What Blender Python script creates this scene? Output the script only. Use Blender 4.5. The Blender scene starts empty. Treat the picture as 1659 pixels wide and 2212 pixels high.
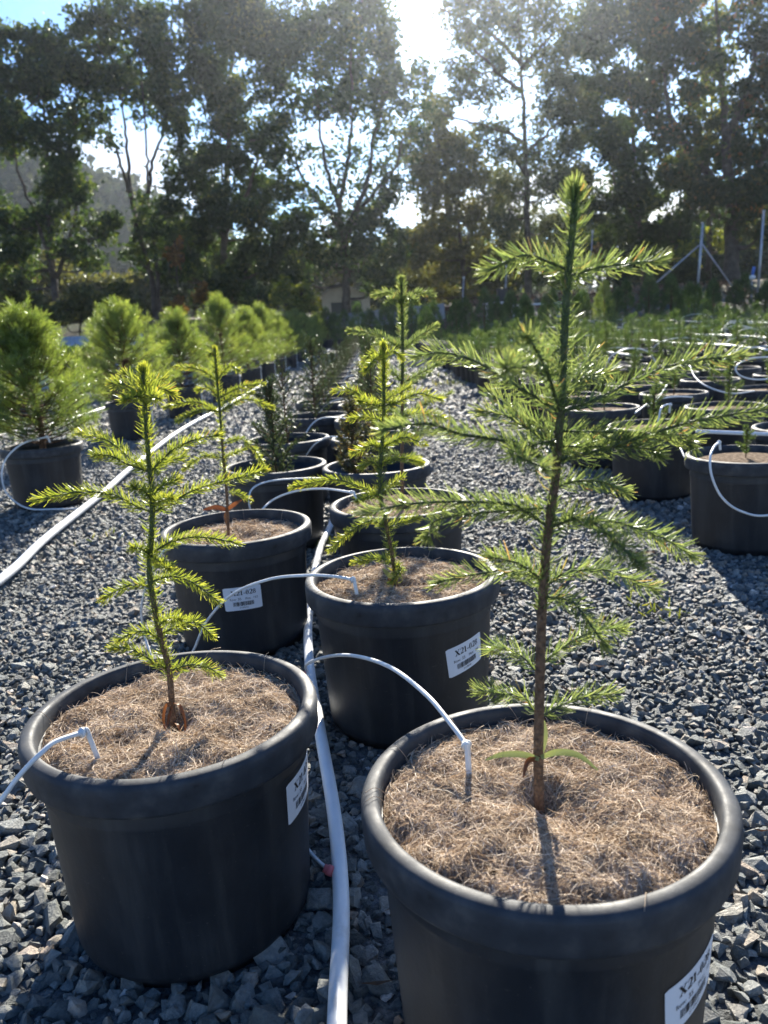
import bpy, bmesh, math, random
import numpy as np
from mathutils import Vector, Matrix, Quaternion

random.seed(7)
RNG = np.random.default_rng(11)
SC = bpy.context.scene
COL = SC.collection
PI = math.pi

# ------------------------------------------------------------------ camera, world, sun, exposure
# the photograph was surveyed on a 1659 x 2212 grid; the same numbers set the camera
GW, GH = 1659.0, 2212.0
HAZE = 0.00024
FOC, PITCH, ROLL, EYE = 1720.0, 0.2310, -0.0592, 0.885
cam_d = bpy.data.cameras.new('camera')
cam = bpy.data.objects.new('camera', cam_d)
COL.objects.link(cam)
cam_d.sensor_fit = 'VERTICAL'
cam_d.sensor_height = 36.0
cam_d.lens = FOC / GH * 36.0
cam_d.clip_start = 0.02
cam_d.clip_end = 3000.0
cam_d.dof.use_dof = True
cam_d.dof.focus_distance = 1.35
cam_d.dof.aperture_fstop = 6.6
_c, _s = math.cos(ROLL), math.sin(ROLL)
_F = Vector((0, math.cos(PITCH), -math.sin(PITCH)))
_U = Vector((0, math.sin(PITCH), math.cos(PITCH)))
_R = Vector((1, 0, 0))
ex = _c * _R + _s * _U
ey = -_s * _R + _c * _U
cam.matrix_world = Matrix(((ex.x, ey.x, -_F.x, 0), (ex.y, ey.y, -_F.y, 0), (ex.z, ey.z, -_F.z, EYE), (0, 0, 0, 1)))
SC.camera = cam

SUN_EL, SUN_AZ = math.radians(28.0), math.radians(7.0)
sun_dir = Vector((math.sin(SUN_AZ) * math.cos(SUN_EL), math.cos(SUN_AZ) * math.cos(SUN_EL), math.sin(SUN_EL)))

world = bpy.data.worlds.new('World')
SC.world = world
world.use_nodes = True
wn, wl = world.node_tree.nodes, world.node_tree.links
wn.clear()
wo = wn.new('ShaderNodeOutputWorld')
bg = wn.new('ShaderNodeBackground')
sky = wn.new('ShaderNodeTexSky')
sky.sky_type = 'NISHITA'
sky.sun_disc = False
sky.sun_elevation = SUN_EL
sky.sun_rotation = SUN_AZ
sky.air_density = 1.0
sky.dust_density = 0.25
sky.ozone_density = 2.0
bg.inputs['Strength'].default_value = 0.055
# broken cumulus, the same all round the sky
tc = wn.new('ShaderNodeTexCoord')
mp = wn.new('ShaderNodeMapping')
mp.inputs['Scale'].default_value = (2.2, 2.2, 7.0)
mp.inputs['Location'].default_value = (0.35, 0.1, 0.45)
ns = wn.new('ShaderNodeTexNoise')
ns.inputs['Scale'].default_value = 1.6
ns.inputs['Detail'].default_value = 7.0
ns.inputs['Roughness'].default_value = 0.55
cr = wn.new('ShaderNodeValToRGB')
cr.color_ramp.elements[0].position = 0.42
cr.color_ramp.elements[1].position = 0.56
cr.color_ramp.elements[0].color = (0, 0, 0, 1)
cr.color_ramp.elements[1].color = (1, 1, 1, 1)
mx = wn.new('ShaderNodeMixRGB')
mx.inputs['Color2'].default_value = (8.0, 8.0, 7.9, 1)
wl.new(tc.outputs['Generated'], mp.inputs['Vector'])
wl.new(mp.outputs['Vector'], ns.inputs['Vector'])
wl.new(ns.outputs['Fac'], cr.inputs['Fac'])
sep = wn.new('ShaderNodeSeparateXYZ')
wl.new(tc.outputs['Generated'], sep.inputs[0])
band = wn.new('ShaderNodeValToRGB')   # cumulus only low over the horizon, all the way round
band.color_ramp.elements[0].position, band.color_ramp.elements[0].color = 0.14, (1, 1, 1, 1)
band.color_ramp.elements[1].position, band.color_ramp.elements[1].color = 0.27, (0, 0, 0, 1)
wl.new(sep.outputs['Z'], band.inputs['Fac'])
mu = wn.new('ShaderNodeMixRGB')
mu.blend_type = 'MULTIPLY'
mu.inputs['Fac'].default_value = 1.0
wl.new(cr.outputs['Color'], mu.inputs['Color1'])
wl.new(band.outputs['Color'], mu.inputs['Color2'])
wl.new(mu.outputs['Color'], mx.inputs['Fac'])
blue = wn.new('ShaderNodeMixRGB')     # clear cool autumn air
blue.blend_type = 'MULTIPLY'
blue.inputs['Fac'].default_value = 1.0
blue.inputs['Color2'].default_value = (0.54, 0.85, 1.22, 1)
wl.new(sky.outputs['Color'], blue.inputs['Color1'])
wl.new(blue.outputs['Color'], mx.inputs['Color1'])
wl.new(mx.outputs['Color'], bg.inputs['Color'])
wl.new(bg.outputs['Background'], wo.inputs['Surface'])

sun_d = bpy.data.lights.new('sun', 'SUN')
sun_d.energy = 5.0
sun_d.angle = math.radians(0.55)
sun_d.color = (1.0, 0.93, 0.80)
sun = bpy.data.objects.new('sun', sun_d)
COL.objects.link(sun)
sun.rotation_euler = (-sun_dir).to_track_quat('-Z', 'Y').to_euler()

SC.view_settings.view_transform = 'Standard'
SC.view_settings.look = 'None'
SC.view_settings.exposure = 1.8
SC.view_settings.gamma = 1.0
SC.view_settings.use_curve_mapping = False
SC.render.engine = 'CYCLES'
SC.cycles.max_bounces = 8
SC.cycles.diffuse_bounces = 3
SC.cycles.glossy_bounces = 2
SC.cycles.transmission_bounces = 4
SC.cycles.transparent_max_bounces = 6
SC.cycles.volume_bounces = 0
SC.cycles.use_denoising = True
SC.cycles.sample_clamp_indirect = 6.0


def ray(u, v):
    x, y = u - GW / 2, v - GH / 2
    X, Y = _c * x + _s * y, -_s * x + _c * y
    return (_R * (X / FOC) - _U * (Y / FOC) + _F)


def at(u, v, Y):
    """the point of the place seen at survey position (u, v) at distance Y"""
    d = ray(u, v)
    return Vector((0, 0, EYE)) + d * (Y / d.y)


def onz(u, v, z=0.0):
    d = ray(u, v)
    return Vector((0, 0, EYE)) + d * ((z - EYE) / d.z)


# ------------------------------------------------------------------ mesh helpers
class MB:
    """collects vertices and faces (numpy) and links them as one mesh object"""

    def __init__(self):
        self.v, self.f, self.a, self.r, self.n = [], {3: [], 4: []}, [], [], 0
        self.sm = {3: [], 4: []}
        self.mi = {3: [], 4: []}

    def add(self, verts, faces, t=None, r=None, smooth=True, mat=0):
        verts = np.asarray(verts, float).reshape(-1, 3)
        self.v.append(verts)
        k = len(verts)
        self.a.append(np.full(k, 0.5) if t is None else np.broadcast_to(np.asarray(t, float), (k,)))
        self.r.append(np.full(k, 0.5) if r is None else np.broadcast_to(np.asarray(r, float), (k,)))
        if not isinstance(faces, (list, tuple)):
            faces = [faces]
        for fa in faces:
            fa = np.asarray(fa, int)
            w = fa.shape[1]
            self.f[w].append(fa + self.n)
            self.sm[w].append(np.full(len(fa), smooth))
            self.mi[w].append(np.full(len(fa), mat))
        self.n += k

    def mesh(self, name, mats):
        me = bpy.data.meshes.new(name)
        V = np.concatenate(self.v) if self.v else np.zeros((0, 3))
        T = np.concatenate(self.f[3]) if self.f[3] else np.zeros((0, 3), int)
        Q = np.concatenate(self.f[4]) if self.f[4] else np.zeros((0, 4), int)
        me.vertices.add(len(V))
        me.vertices.foreach_set('co', V.astype(np.float32).ravel())
        loops = np.concatenate([T.ravel(), Q.ravel()])
        me.loops.add(len(loops))
        me.loops.foreach_set('vertex_index', loops.astype(np.int32))
        me.polygons.add(len(T) + len(Q))
        st = np.concatenate([np.arange(len(T)) * 3, len(T) * 3 + np.arange(len(Q)) * 4])
        me.polygons.foreach_set('loop_start', st.astype(np.int32))
        sm = np.concatenate(self.sm[3] + self.sm[4]) if (self.sm[3] or self.sm[4]) else np.zeros(0, bool)
        me.polygons.foreach_set('use_smooth', sm.astype(bool))
        mi = np.concatenate(self.mi[3] + self.mi[4]) if (self.mi[3] or self.mi[4]) else np.zeros(0, int)
        me.polygons.foreach_set('material_index', mi.astype(np.int32))
        for nm, arr in (('t', self.a), ('r', self.r)):
            at_ = me.attributes.new(nm, 'FLOAT', 'POINT')
            at_.data.foreach_set('value', np.concatenate(arr).astype(np.float32))
        for m in (mats if isinstance(mats, (list, tuple)) else [mats]):
            me.materials.append(m)
        me.update()
        me.validate()
        return me

    def build(self, name, mats, parent=None, loc=None):
        return link(name, self.mesh(name, mats), parent, loc)


def link(name, me, parent=None, loc=None):
    o = bpy.data.objects.new(name, me)
    COL.objects.link(o)
    if parent is not None:
        o.parent = parent
    if loc is not None:
        o.location = loc
    return o


def tag(o, label=None, cat=None, group=None, kind=None):
    if label:
        o['label'] = label
    if cat:
        o['category'] = cat
    if group:
        o['group'] = group
    if kind:
        o['kind'] = kind
    return o


def thing(name, label, cat, loc=(0, 0, 0), group=None, rotz=0.0):
    o = bpy.data.objects.new(name, None)
    COL.objects.link(o)
    o.location = loc
    o.rotation_euler = (0, 0, rotz)
    o.empty_display_size = 0.1
    return tag(o, label, cat, group)


def dup(root, loc, rotz=0.0, scale=1.0, label=None, group=None):
    r = root.copy()
    COL.objects.link(r)
    r.location = loc
    r.rotation_euler = (0, 0, rotz)
    r.scale = (scale,) * 3 if not isinstance(scale, tuple) else scale
    if label:
        r['label'] = label
    if group:
        r['group'] = group
    for ch in root.children:
        c = ch.copy()
        COL.objects.link(c)
        c.parent = r
        for g in ch.children:
            d = g.copy()
            COL.objects.link(d)
            d.parent = c
    return r


def frames(P):
    """tangents, normals and binormals along a polyline"""
    P = np.asarray(P, float)
    T = np.gradient(P, axis=0)
    T /= np.linalg.norm(T, axis=1)[:, None] + 1e-12
    ref = np.array([0, 0, 1.0]) if abs(T[0, 2]) < 0.9 else np.array([1.0, 0, 0])
    N = []
    n = np.cross(T[0], ref)
    n /= np.linalg.norm(n)
    for t in T:
        n = n - t * np.dot(n, t)
        n /= np.linalg.norm(n) + 1e-12
        N.append(n)
    N = np.array(N)
    return T, N, np.cross(T, N)


def tube(mb, P, rad, sides=8, caps=True, t=None, r=0.5, mat=0, smooth=True):
    P = np.asarray(P, float)
    k = len(P)
    rad = np.broadcast_to(np.asarray(rad, float), (k,))
    T, N, B = frames(P)
    th = np.linspace(0, 2 * PI, sides, endpoint=False)
    V = P[:, None] + rad[:, None, None] * (N[:, None] * np.cos(th)[None, :, None] + B[:, None] * np.sin(th)[None, :, None])
    i = np.arange(k - 1)[:, None] * sides
    j = np.arange(sides)[None]
    j2 = (j + 1) % sides
    Q = np.stack([i + j, i + j2, i + sides + j2, i + sides + j], -1).reshape(-1, 4)
    tt = np.repeat(np.linspace(0, 1, k), sides) if t is None else t
    V = V.reshape(-1, 3)
    if caps:
        V = np.concatenate([V, P[:1], P[-1:]])
        c0, c1 = k * sides, k * sides + 1
        jj = np.arange(sides)
        T1 = np.stack([np.full(sides, c0), (jj + 1) % sides, jj], 1)
        o = (k - 1) * sides
        T2 = np.stack([np.full(sides, c1), o + jj, o + (jj + 1) % sides], 1)
        if not np.isscalar(tt):
            tt = np.concatenate([tt, [0, 1]])
        mb.add(V, [Q, np.concatenate([T1, T2])], tt, r, smooth, mat)
    else:
        mb.add(V, Q, tt, r, smooth, mat)


def spline(P, n=8):
    """Catmull-Rom through the points"""
    P = [np.asarray(p, float) for p in P]
    if len(P) < 3:
        return np.array([P[0] + (P[-1] - P[0]) * s for s in np.linspace(0, 1, n + 1)])
    Q = [2 * P[0] - P[1]] + P + [2 * P[-1] - P[-2]]
    out = []
    for i in range(1, len(Q) - 2):
        a, b, c, d = Q[i - 1:i + 3]
        for s in np.linspace(0, 1, n, endpoint=False):
            out.append(0.5 * (2 * b + (c - a) * s + (2 * a - 5 * b + 4 * c - d) * s * s + (3 * b - a - 3 * c + d) * s ** 3))
    out.append(P[-1])
    return np.array(out)


def lathe(mb, prof, seg, r=0.5, mat=0, phase=0.0, smooth=True):
    prof = np.asarray(prof, float)
    k = len(prof)
    th = np.linspace(0, 2 * PI, seg, endpoint=False) + phase
    V = np.stack([prof[:, None, 0] * np.cos(th), prof[:, None, 0] * np.sin(th), np.repeat(prof[:, 1:2], seg, 1)], -1).reshape(-1, 3)
    i = np.arange(k - 1)[:, None] * seg
    j = np.arange(seg)[None]
    j2 = (j + 1) % seg
    Q = np.stack([i + j, i + j2, i + seg + j2, i + seg + j], -1).reshape(-1, 4)
    mb.add(V, Q, None, r, smooth, mat)


def box(mb, lo, hi, mat=0, R=None, o=(0, 0, 0), r=0.5):
    x0, y0, z0 = lo
    x1, y1, z1 = hi
    V = np.array([[x0, y0, z0], [x1, y0, z0], [x1, y1, z0], [x0, y1, z0], [x0, y0, z1], [x1, y0, z1], [x1, y1, z1], [x0, y1, z1]], float)
    if R is not None:
        V = V @ np.array(R).T
    V = V + np.array(o)
    F = np.array([[0, 3, 2, 1], [4, 5, 6, 7], [0, 1, 5, 4], [1, 2, 6, 5], [2, 3, 7, 6], [3, 0, 4, 7]])
    mb.add(V, F, None, r, False, mat)


def unit(a):
    return a / (np.linalg.norm(a, axis=-1, keepdims=True) + 1e-12)


def blades(mb, B, D, bend, L, w, rnd=None, solid=True, mat=0, tlo=0.0, thi=1.0):
    """needles: base B, direction D, bend vector, length L, width w; three-sided and curved when solid, flat and curved when not"""
    n = len(B)
    L = np.broadcast_to(np.asarray(L, float), (n,))[:, None]
    w = np.broadcast_to(np.asarray(w, float), (n,))[:, None]
    D = unit(D)
    M = B + D * L * 0.5
    E = M + unit(D + bend) * L * 0.5
    S = unit(np.cross(D, RNG.normal(size=(n, 3))))
    S2 = np.cross(D, S)
    rnd = RNG.random(n) if rnd is None else rnd
    tl = np.broadcast_to(np.asarray(tlo, float), (n,))
    th = np.broadcast_to(np.asarray(thi, float), (n,))
    tm = tl * 0.5 + th * 0.5
    i = np.arange(n)[:, None]
    if solid:
        V = np.stack([B + S * w * .35, B - S * w * .35 + S2 * w * .1, B - S2 * w * .3,
                      M + S * w * .5, M - S * w * .5 + S2 * w * .1, M - S2 * w * .35,
                      E], 1).reshape(-1, 3)
        b = i * 7
        Q = np.concatenate([np.hstack([b + 0, b + 1, b + 4, b + 3]), np.hstack([b + 1, b + 2, b + 5, b + 4]), np.hstack([b + 2, b + 0, b + 3, b + 5])])
        T = np.concatenate([np.hstack([b + 3, b + 4, b + 6]), np.hstack([b + 4, b + 5, b + 6]), np.hstack([b + 5, b + 3, b + 6])])
        mb.add(V, [Q, T], np.stack([tl, tl, tl, tm, tm, tm, th], 1).ravel(), np.repeat(rnd, 7), True, mat)
    else:
        V = np.stack([B + S * w * .4, B - S * w * .4, M + S * w * .5, M - S * w * .5, E + S * w * .22, E - S * w * .22], 1).reshape(-1, 3)
        b = i * 6
        Q = np.concatenate([np.hstack([b, b + 1, b + 3, b + 2]), np.hstack([b + 2, b + 3, b + 5, b + 4])])
        mb.add(V, Q, np.stack([tl, tl, tm, tm, th, th], 1).ravel(), np.repeat(rnd, 6), True, mat)


def leaves(mb, C, size, rnd=None, aspect=1.7, mat=0):
    """leaf-sized folded faces (two triangles) at centres C, turned every way"""
    n = len(C)
    size = np.broadcast_to(np.asarray(size, float), (n,))[:, None]
    A = unit(RNG.normal(size=(n, 3)))
    S = unit(np.cross(A, RNG.normal(size=(n, 3))))
    Nn = np.cross(A, S)
    V = np.stack([C - A * size * aspect / 2, C + S * size * .5 + Nn * size * .12, C + A * size * aspect / 2, C - S * size * .5 + Nn * size * .12], 1).reshape(-1, 3)
    b = np.arange(n)[:, None] * 4
    T = np.concatenate([np.hstack([b, b + 1, b + 2]), np.hstack([b, b + 2, b + 3])])
    rnd = RNG.random(n) if rnd is None else rnd
    mb.add(V, T, 0.5, np.repeat(rnd, 4), False, mat)


# ------------------------------------------------------------------ materials
def new_mat(name):
    m = bpy.data.materials.new(name)
    m.use_nodes = True
    m.node_tree.nodes.clear()
    return m, m.node_tree.nodes, m.node_tree.links


def ramp(nt, lk, fac, stops):
    n = nt.new('ShaderNodeValToRGB')
    e = n.color_ramp.elements
    e[0].position, e[0].color = stops[0][0], (*stops[0][1], 1)
    e[1].position, e[1].color = stops[-1][0], (*stops[-1][1], 1)
    for p, c in stops[1:-1]:
        x = e.new(p)
        x.color = (*c, 1)
    lk.new(fac, n.inputs['Fac'])
    return n.outputs['Color']


def noise(nt, lk, scale, detail=4.0, rough=0.55, coord='Object', scl=None):
    t = nt.new('ShaderNodeTexCoord')
    n = nt.new('ShaderNodeTexNoise')
    n.inputs['Scale'].default_value = scale
    n.inputs['Detail'].default_value = detail
    n.inputs['Roughness'].default_value = rough
    if scl:
        mpg = nt.new('ShaderNodeMapping')
        mpg.inputs['Scale'].default_value = scl
        lk.new(t.outputs[coord], mpg.inputs['Vector'])
        lk.new(mpg.outputs['Vector'], n.inputs['Vector'])
    else:
        lk.new(t.outputs[coord], n.inputs['Vector'])
    return n.outputs['Fac']


def attr(nt, name):
    a = nt.new('ShaderNodeAttribute')
    a.attribute_name = name
    return a.outputs['Fac']


def mixc(nt, lk, fac, a, b, mode='MIX'):
    m = nt.new('ShaderNodeMixRGB')
    m.blend_type = mode
    for sock, val in ((m.inputs['Fac'], fac), (m.inputs['Color1'], a), (m.inputs['Color2'], b)):
        if isinstance(val, (int, float)):
            sock.default_value = val
        elif isinstance(val, tuple):
            sock.default_value = (*val, 1)
        else:
            lk.new(val, sock)
    return m.outputs['Color']


def bumpn(nt, lk, h, strength, dist):
    b = nt.new('ShaderNodeBump')
    b.inputs['Strength'].default_value = strength
    b.inputs['Distance'].default_value = dist
    lk.new(h, b.inputs['Height'])
    return b.outputs['Normal']


def solid(name, color, rough=0.5, spec=0.5, bump=None, var=None, metal=0.0, attr_ramp=None, roughvar=None):
    """principled surface; color may be a tuple or stops for a noise ramp (var = noise scale)"""
    m, nt, lk = new_mat(name)
    p = nt.new('ShaderNodeBsdfPrincipled')
    o = nt.new('ShaderNodeOutputMaterial')
    lk.new(p.outputs[0], o.inputs[0])
    p.inputs['Roughness'].default_value = rough
    p.inputs['Specular IOR Level'].default_value = spec
    p.inputs['Metallic'].default_value = metal
    if isinstance(color, tuple):
        p.inputs['Base Color'].default_value = (*color, 1)
    else:
        fac = attr(nt, attr_ramp) if attr_ramp else noise(nt, lk, *(var if isinstance(var, tuple) else (var,)))
        lk.new(ramp(nt, lk, fac, color), p.inputs['Base Color'])
    if roughvar:
        lk.new(ramp(nt, lk, noise(nt, lk, roughvar[0], 5.0), [(0.35, (roughvar[1],) * 3), (0.65, (roughvar[2],) * 3)]), p.inputs['Roughness'])
    if bump:
        lk.new(bumpn(nt, lk, noise(nt, lk, bump[0], 6.0), bump[1], bump[2]), p.inputs['Normal'])
    return m


def leafy(name, stops, trans_gain=(1.5, 1.6, 0.9), trans=0.5, gloss=0.06, rough=0.35, key='r', tipgain=None):
    """thin green leaf: diffuse + light let through + a waxy sheen"""
    m, nt, lk = new_mat(name)
    o = nt.new('ShaderNodeOutputMaterial')
    c = ramp(nt, lk, attr(nt, key), stops)
    if tipgain:
        c = mixc(nt, lk, attr(nt, 't'), c, mixc(nt, lk, 1.0, c, tipgain, 'MULTIPLY'))
    d = nt.new('ShaderNodeBsdfDiffuse')
    lk.new(c, d.inputs['Color'])
    tr = nt.new('ShaderNodeBsdfTranslucent')
    lk.new(mixc(nt, lk, 1.0, c, trans_gain, 'MULTIPLY'), tr.inputs['Color'])
    a = nt.new('ShaderNodeMixShader')
    a.inputs[0].default_value = trans
    lk.new(d.outputs[0], a.inputs[1])
    lk.new(tr.outputs[0], a.inputs[2])
    g = nt.new('ShaderNodeBsdfGlossy')
    g.inputs['Roughness'].default_value = rough
    g.inputs['Color'].default_value = (0.9, 0.95, 0.9, 1)
    b = nt.new('ShaderNodeMixShader')
    lw = nt.new('ShaderNodeLayerWeight')
    lw.inputs['Blend'].default_value = 0.5
    lk.new(ramp(nt, lk, lw.outputs['Facing'], [(0.45, (gloss * .5,) * 3), (1.0, (min(1, gloss * 1.7),) * 3)]), b.inputs[0])
    lk.new(a.outputs[0], b.inputs[1])
    lk.new(g.outputs[0], b.inputs[2])
    lk.new(b.outputs[0], o.inputs[0])
    return m


M = {}
# black nursery plastic with scuffs, dust and faint runs
m, nt, lk = new_mat('pot_plastic')
p = nt.new('ShaderNodeBsdfPrincipled')
o = nt.new('ShaderNodeOutputMaterial')
lk.new(p.outputs[0], o.inputs[0])
dust = noise(nt, lk, 9.0, 6.0, 0.6)
runs = noise(nt, lk, 22.0, 5.0, 0.65, 'Object', (1.0, 1.0, 0.10))
c = ramp(nt, lk, dust, [(0.35, (0.010, 0.012, 0.016)), (0.7, (0.022, 0.025, 0.030))])
c = mixc(nt, lk, ramp(nt, lk, runs, [(0.50, (0, 0, 0)), (0.80, (0.6, 0.6, 0.6))]), c, (0.075, 0.075, 0.072))
spk = noise(nt, lk, 220.0, 2.0)
c = mixc(nt, lk, ramp(nt, lk, spk, [(0.70, (0, 0, 0)), (0.76, (0.5, 0.5, 0.5))]), c, (0.11, 0.10, 0.085))
lk.new(c, p.inputs['Base Color'])
lk.new(ramp(nt, lk, runs, [(0.3, (0.46,) * 3), (0.7, (0.62,) * 3)]), p.inputs['Roughness'])
p.inputs['Specular IOR Level'].default_value = 0.5
lk.new(bumpn(nt, lk, noise(nt, lk, 60.0, 4.0), 0.12, 0.004), p.inputs['Normal'])
scr = noise(nt, lk, 30.0, 5.0, 0.7, 'Object', (1.0, 1.0, 5.0))
c = mixc(nt, lk, ramp(nt, lk, scr, [(0.66, (0, 0, 0)), (0.73, (0.45, 0.45, 0.45))]), c, (0.13, 0.125, 0.11))
lk.new(c, p.inputs['Base Color'])
M['pot'] = m
M['rim'] = solid('rim_plastic', [(0.29, (0.006, 0.007, 0.008)), (0.345, (0.020, 0.023, 0.028)), (0.55, (0.034, 0.038, 0.045)), (0.75, (0.075, 0.075, 0.074))], 0.48, 0.4, bump=(90.0, 0.12, 0.003), var=26.0, roughvar=(30.0, 0.56, 0.74))
M['mulch'] = solid('mulch_bed', [(0.3, (0.06, 0.040, 0.026)), (0.5, (0.17, 0.12, 0.08)), (0.7, (0.30, 0.22, 0.155))], 0.95, 0.1, bump=(140.0, 1.0, 0.02), var=70.0)
M['fibre'] = leafy('mulch_fibre', [(0.0, (0.16, 0.108, 0.070)), (0.4, (0.44, 0.335, 0.24)), (0.8, (0.66, 0.545, 0.43)), (1.0, (0.76, 0.68, 0.58))], (1.0, 0.9, 0.75), 0.22, 0.012, 0.5)
M['soil'] = solid('potting_soil', [(0.35, (0.012, 0.009, 0.007)), (0.7, (0.05, 0.036, 0.026))], 0.95, 0.1, bump=(60.0, 0.8, 0.02), var=45.0)
M['sticker'] = solid('sticker_paper', (0.72, 0.74, 0.78), 0.45, 0.4)
M['ink'] = solid('printed_ink', (0.012, 0.012, 0.014), 0.6, 0.3)
M['tube'] = solid('white_tube', [(0.3, (0.60, 0.62, 0.63)), (0.7, (0.76, 0.77, 0.77))], 0.35, 0.5, var=24.0)
M['pipe'] = solid('white_pipe', [(0.28, (0.45, 0.45, 0.44)), (0.45, (0.68, 0.70, 0.72)), (0.75, (0.76, 0.78, 0.79))], 0.38, 0.5, var=(9.0, 8.0, 0.65))
M['pink'] = solid('pink_rubber', (0.50, 0.13, 0.15), 0.5, 0.4)
M['bark'] = solid('young_bark', [(0.35, (0.045, 0.024, 0.012)), (0.55, (0.12, 0.066, 0.036)), (0.75, (0.19, 0.12, 0.07))], 0.85, 0.2, bump=(150.0, 1.0, 0.004), var=(90.0, 6.0, 0.6))
m, nt, lk = new_mat('sapling_stem')
p = nt.new('ShaderNodeBsdfPrincipled')
o = nt.new('ShaderNodeOutputMaterial')
lk.new(p.outputs[0], o.inputs[0])
p.inputs['Roughness'].default_value = 0.75
cb = ramp(nt, lk, noise(nt, lk, 160.0, 5.0), [(0.35, (0.07, 0.038, 0.020)), (0.7, (0.21, 0.125, 0.07))])
cg = ramp(nt, lk, noise(nt, lk, 160.0, 5.0), [(0.35, (0.040, 0.058, 0.020)), (0.7, (0.10, 0.12, 0.045))])
lk.new(mixc(nt, lk, ramp(nt, lk, attr(nt, 't'), [(0.45, (0, 0, 0)), (0.62, (1, 1, 1))]), cb, cg), p.inputs['Base Color'])
lk.new(bumpn(nt, lk, noise(nt, lk, 220.0, 4.0), 0.9, 0.004), p.inputs['Normal'])
M['stem'] = m
M['needle'] = leafy('sapling_needle', [(0.0, (0.075, 0.115, 0.026)), (0.5, (0.120, 0.165, 0.036)), (0.975, (0.175, 0.215, 0.055)), (1.0, (0.22, 0.13, 0.05))], (2.2, 2.0, 1.0), 0.52, 0.06, 0.34, 'r', (1.9, 1.6, 1.3))
M['needle_deep'] = leafy('sapling_needle_deep', [(0.0, (0.050, 0.082, 0.032)), (0.5, (0.088, 0.130, 0.045)), (0.965, (0.140, 0.180, 0.066)), (1.0, (0.20, 0.12, 0.05))], (2.05, 1.95, 1.4), 0.50, 0.065, 0.34, 'r', (1.9, 1.6, 1.5))
M['pine'] = leafy('pine_needle', [(0.0, (0.050, 0.085, 0.026)), (0.5, (0.115, 0.165, 0.045)), (1.0, (0.21, 0.26, 0.075))], (2.2, 2.0, 1.0), 0.52, 0.08, 0.3)
M['yew'] = leafy('dark_shrub_leaf', [(0.0, (0.026, 0.042, 0.020)), (0.6, (0.052, 0.074, 0.034)), (1.0, (0.10, 0.115, 0.055))], (1.3, 1.3, 0.8), 0.3, 0.05, 0.4)
M['yew_rust'] = leafy('rusty_shrub_leaf', [(0.0, (0.030, 0.040, 0.018)), (0.6, (0.062, 0.070, 0.030)), (1.0, (0.15, 0.105, 0.045))], (1.5, 1.3, 0.8), 0.4, 0.05, 0.4)
M['seedling'] = leafy('seedling_needle', [(0.0, (0.028, 0.052, 0.020)), (0.5, (0.055, 0.088, 0.030)), (1.0, (0.115, 0.15, 0.05))], (1.6, 1.6, 0.9), 0.4, 0.05, 0.4)
M['cone'] = leafy('conifer_leaf', [(0.0, (0.024, 0.052, 0.018)), (0.6, (0.055, 0.100, 0.030)), (1.0, (0.12, 0.17, 0.05))], (1.6, 1.6, 0.9), 0.4, 0.05, 0.4)
TREE_LEAF = {
    'green': [(0.0, (0.018, 0.036, 0.013)), (0.6, (0.042, 0.074, 0.022)), (1.0, (0.12, 0.15, 0.04))],
    'dark': [(0.0, (0.015, 0.030, 0.012)), (0.7, (0.032, 0.056, 0.020)), (1.0, (0.10, 0.12, 0.035))],
    'grey': [(0.0, (0.030, 0.040, 0.024)), (0.7, (0.055, 0.068, 0.036)), (1.0, (0.10, 0.11, 0.05))],
    'olive': [(0.0, (0.045, 0.052, 0.020)), (0.6, (0.085, 0.090, 0.032)), (1.0, (0.15, 0.14, 0.05))],
    'autumn': [(0.0, (0.018, 0.034, 0.014)), (0.70, (0.040, 0.056, 0.021)), (0.9, (0.11, 0.10, 0.03)), (1.0, (0.16, 0.085, 0.034))],
    'orange': [(0.0, (0.10, 0.055, 0.022)), (0.6, (0.20, 0.10, 0.035)), (1.0, (0.28, 0.17, 0.06))],
    'lime': [(0.0, (0.06, 0.085, 0.018)), (0.6, (0.13, 0.15, 0.03)), (1.0, (0.22, 0.21, 0.05))],
}
for k, st in TREE_LEAF.items():
    M['leaf_' + k] = leafy('leaf_' + k, st, (1.7, 1.6, 0.8), 0.42, 0.04, 0.4)
M['trunk'] = solid('tree_bark', [(0.35, (0.035, 0.028, 0.022)), (0.6, (0.085, 0.070, 0.056)), (0.75, (0.15, 0.13, 0.11))], 0.9, 0.2, bump=(6.0, 1.0, 0.08), var=(3.0, 6.0, 0.6))
M['dryleaf'] = leafy('dry_leaf', [(0.0, (0.13, 0.048, 0.020)), (0.5, (0.20, 0.085, 0.036)), (1.0, (0.32, 0.20, 0.08))], (1.2, 1.0, 0.8), 0.3, 0.04, 0.4)
M['litterleaf'] = leafy('litter_leaf', [(0.0, (0.07, 0.040, 0.026)), (0.5, (0.15, 0.095, 0.062)), (1.0, (0.30, 0.23, 0.16))], (1.0, 0.9, 0.8), 0.2, 0.03, 0.4)
M['broadleaf'] = leafy('pale_leaf', [(0.0, (0.14, 0.17, 0.06)), (1.0, (0.26, 0.28, 0.12))], (1.1, 1.1, 0.8), 0.35, 0.06, 0.35)
M['galv'] = solid('galvanised_steel', [(0.35, (0.30, 0.32, 0.34)), (0.65, (0.46, 0.48, 0.50))], 0.45, 0.5, var=5.0, metal=0.6)
M['wall'] = solid('shed_wall', [(0.35, (0.46, 0.41, 0.33)), (0.65, (0.58, 0.53, 0.44))], 0.8, 0.3, var=1.5)
M['roof'] = solid('shed_roof', [(0.35, (0.34, 0.33, 0.32)), (0.65, (0.46, 0.45, 0.43))], 0.6, 0.4, var=2.0)
M['shade'] = solid('dark_shutter', (0.075, 0.085, 0.082), 0.7, 0.3)
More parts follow.
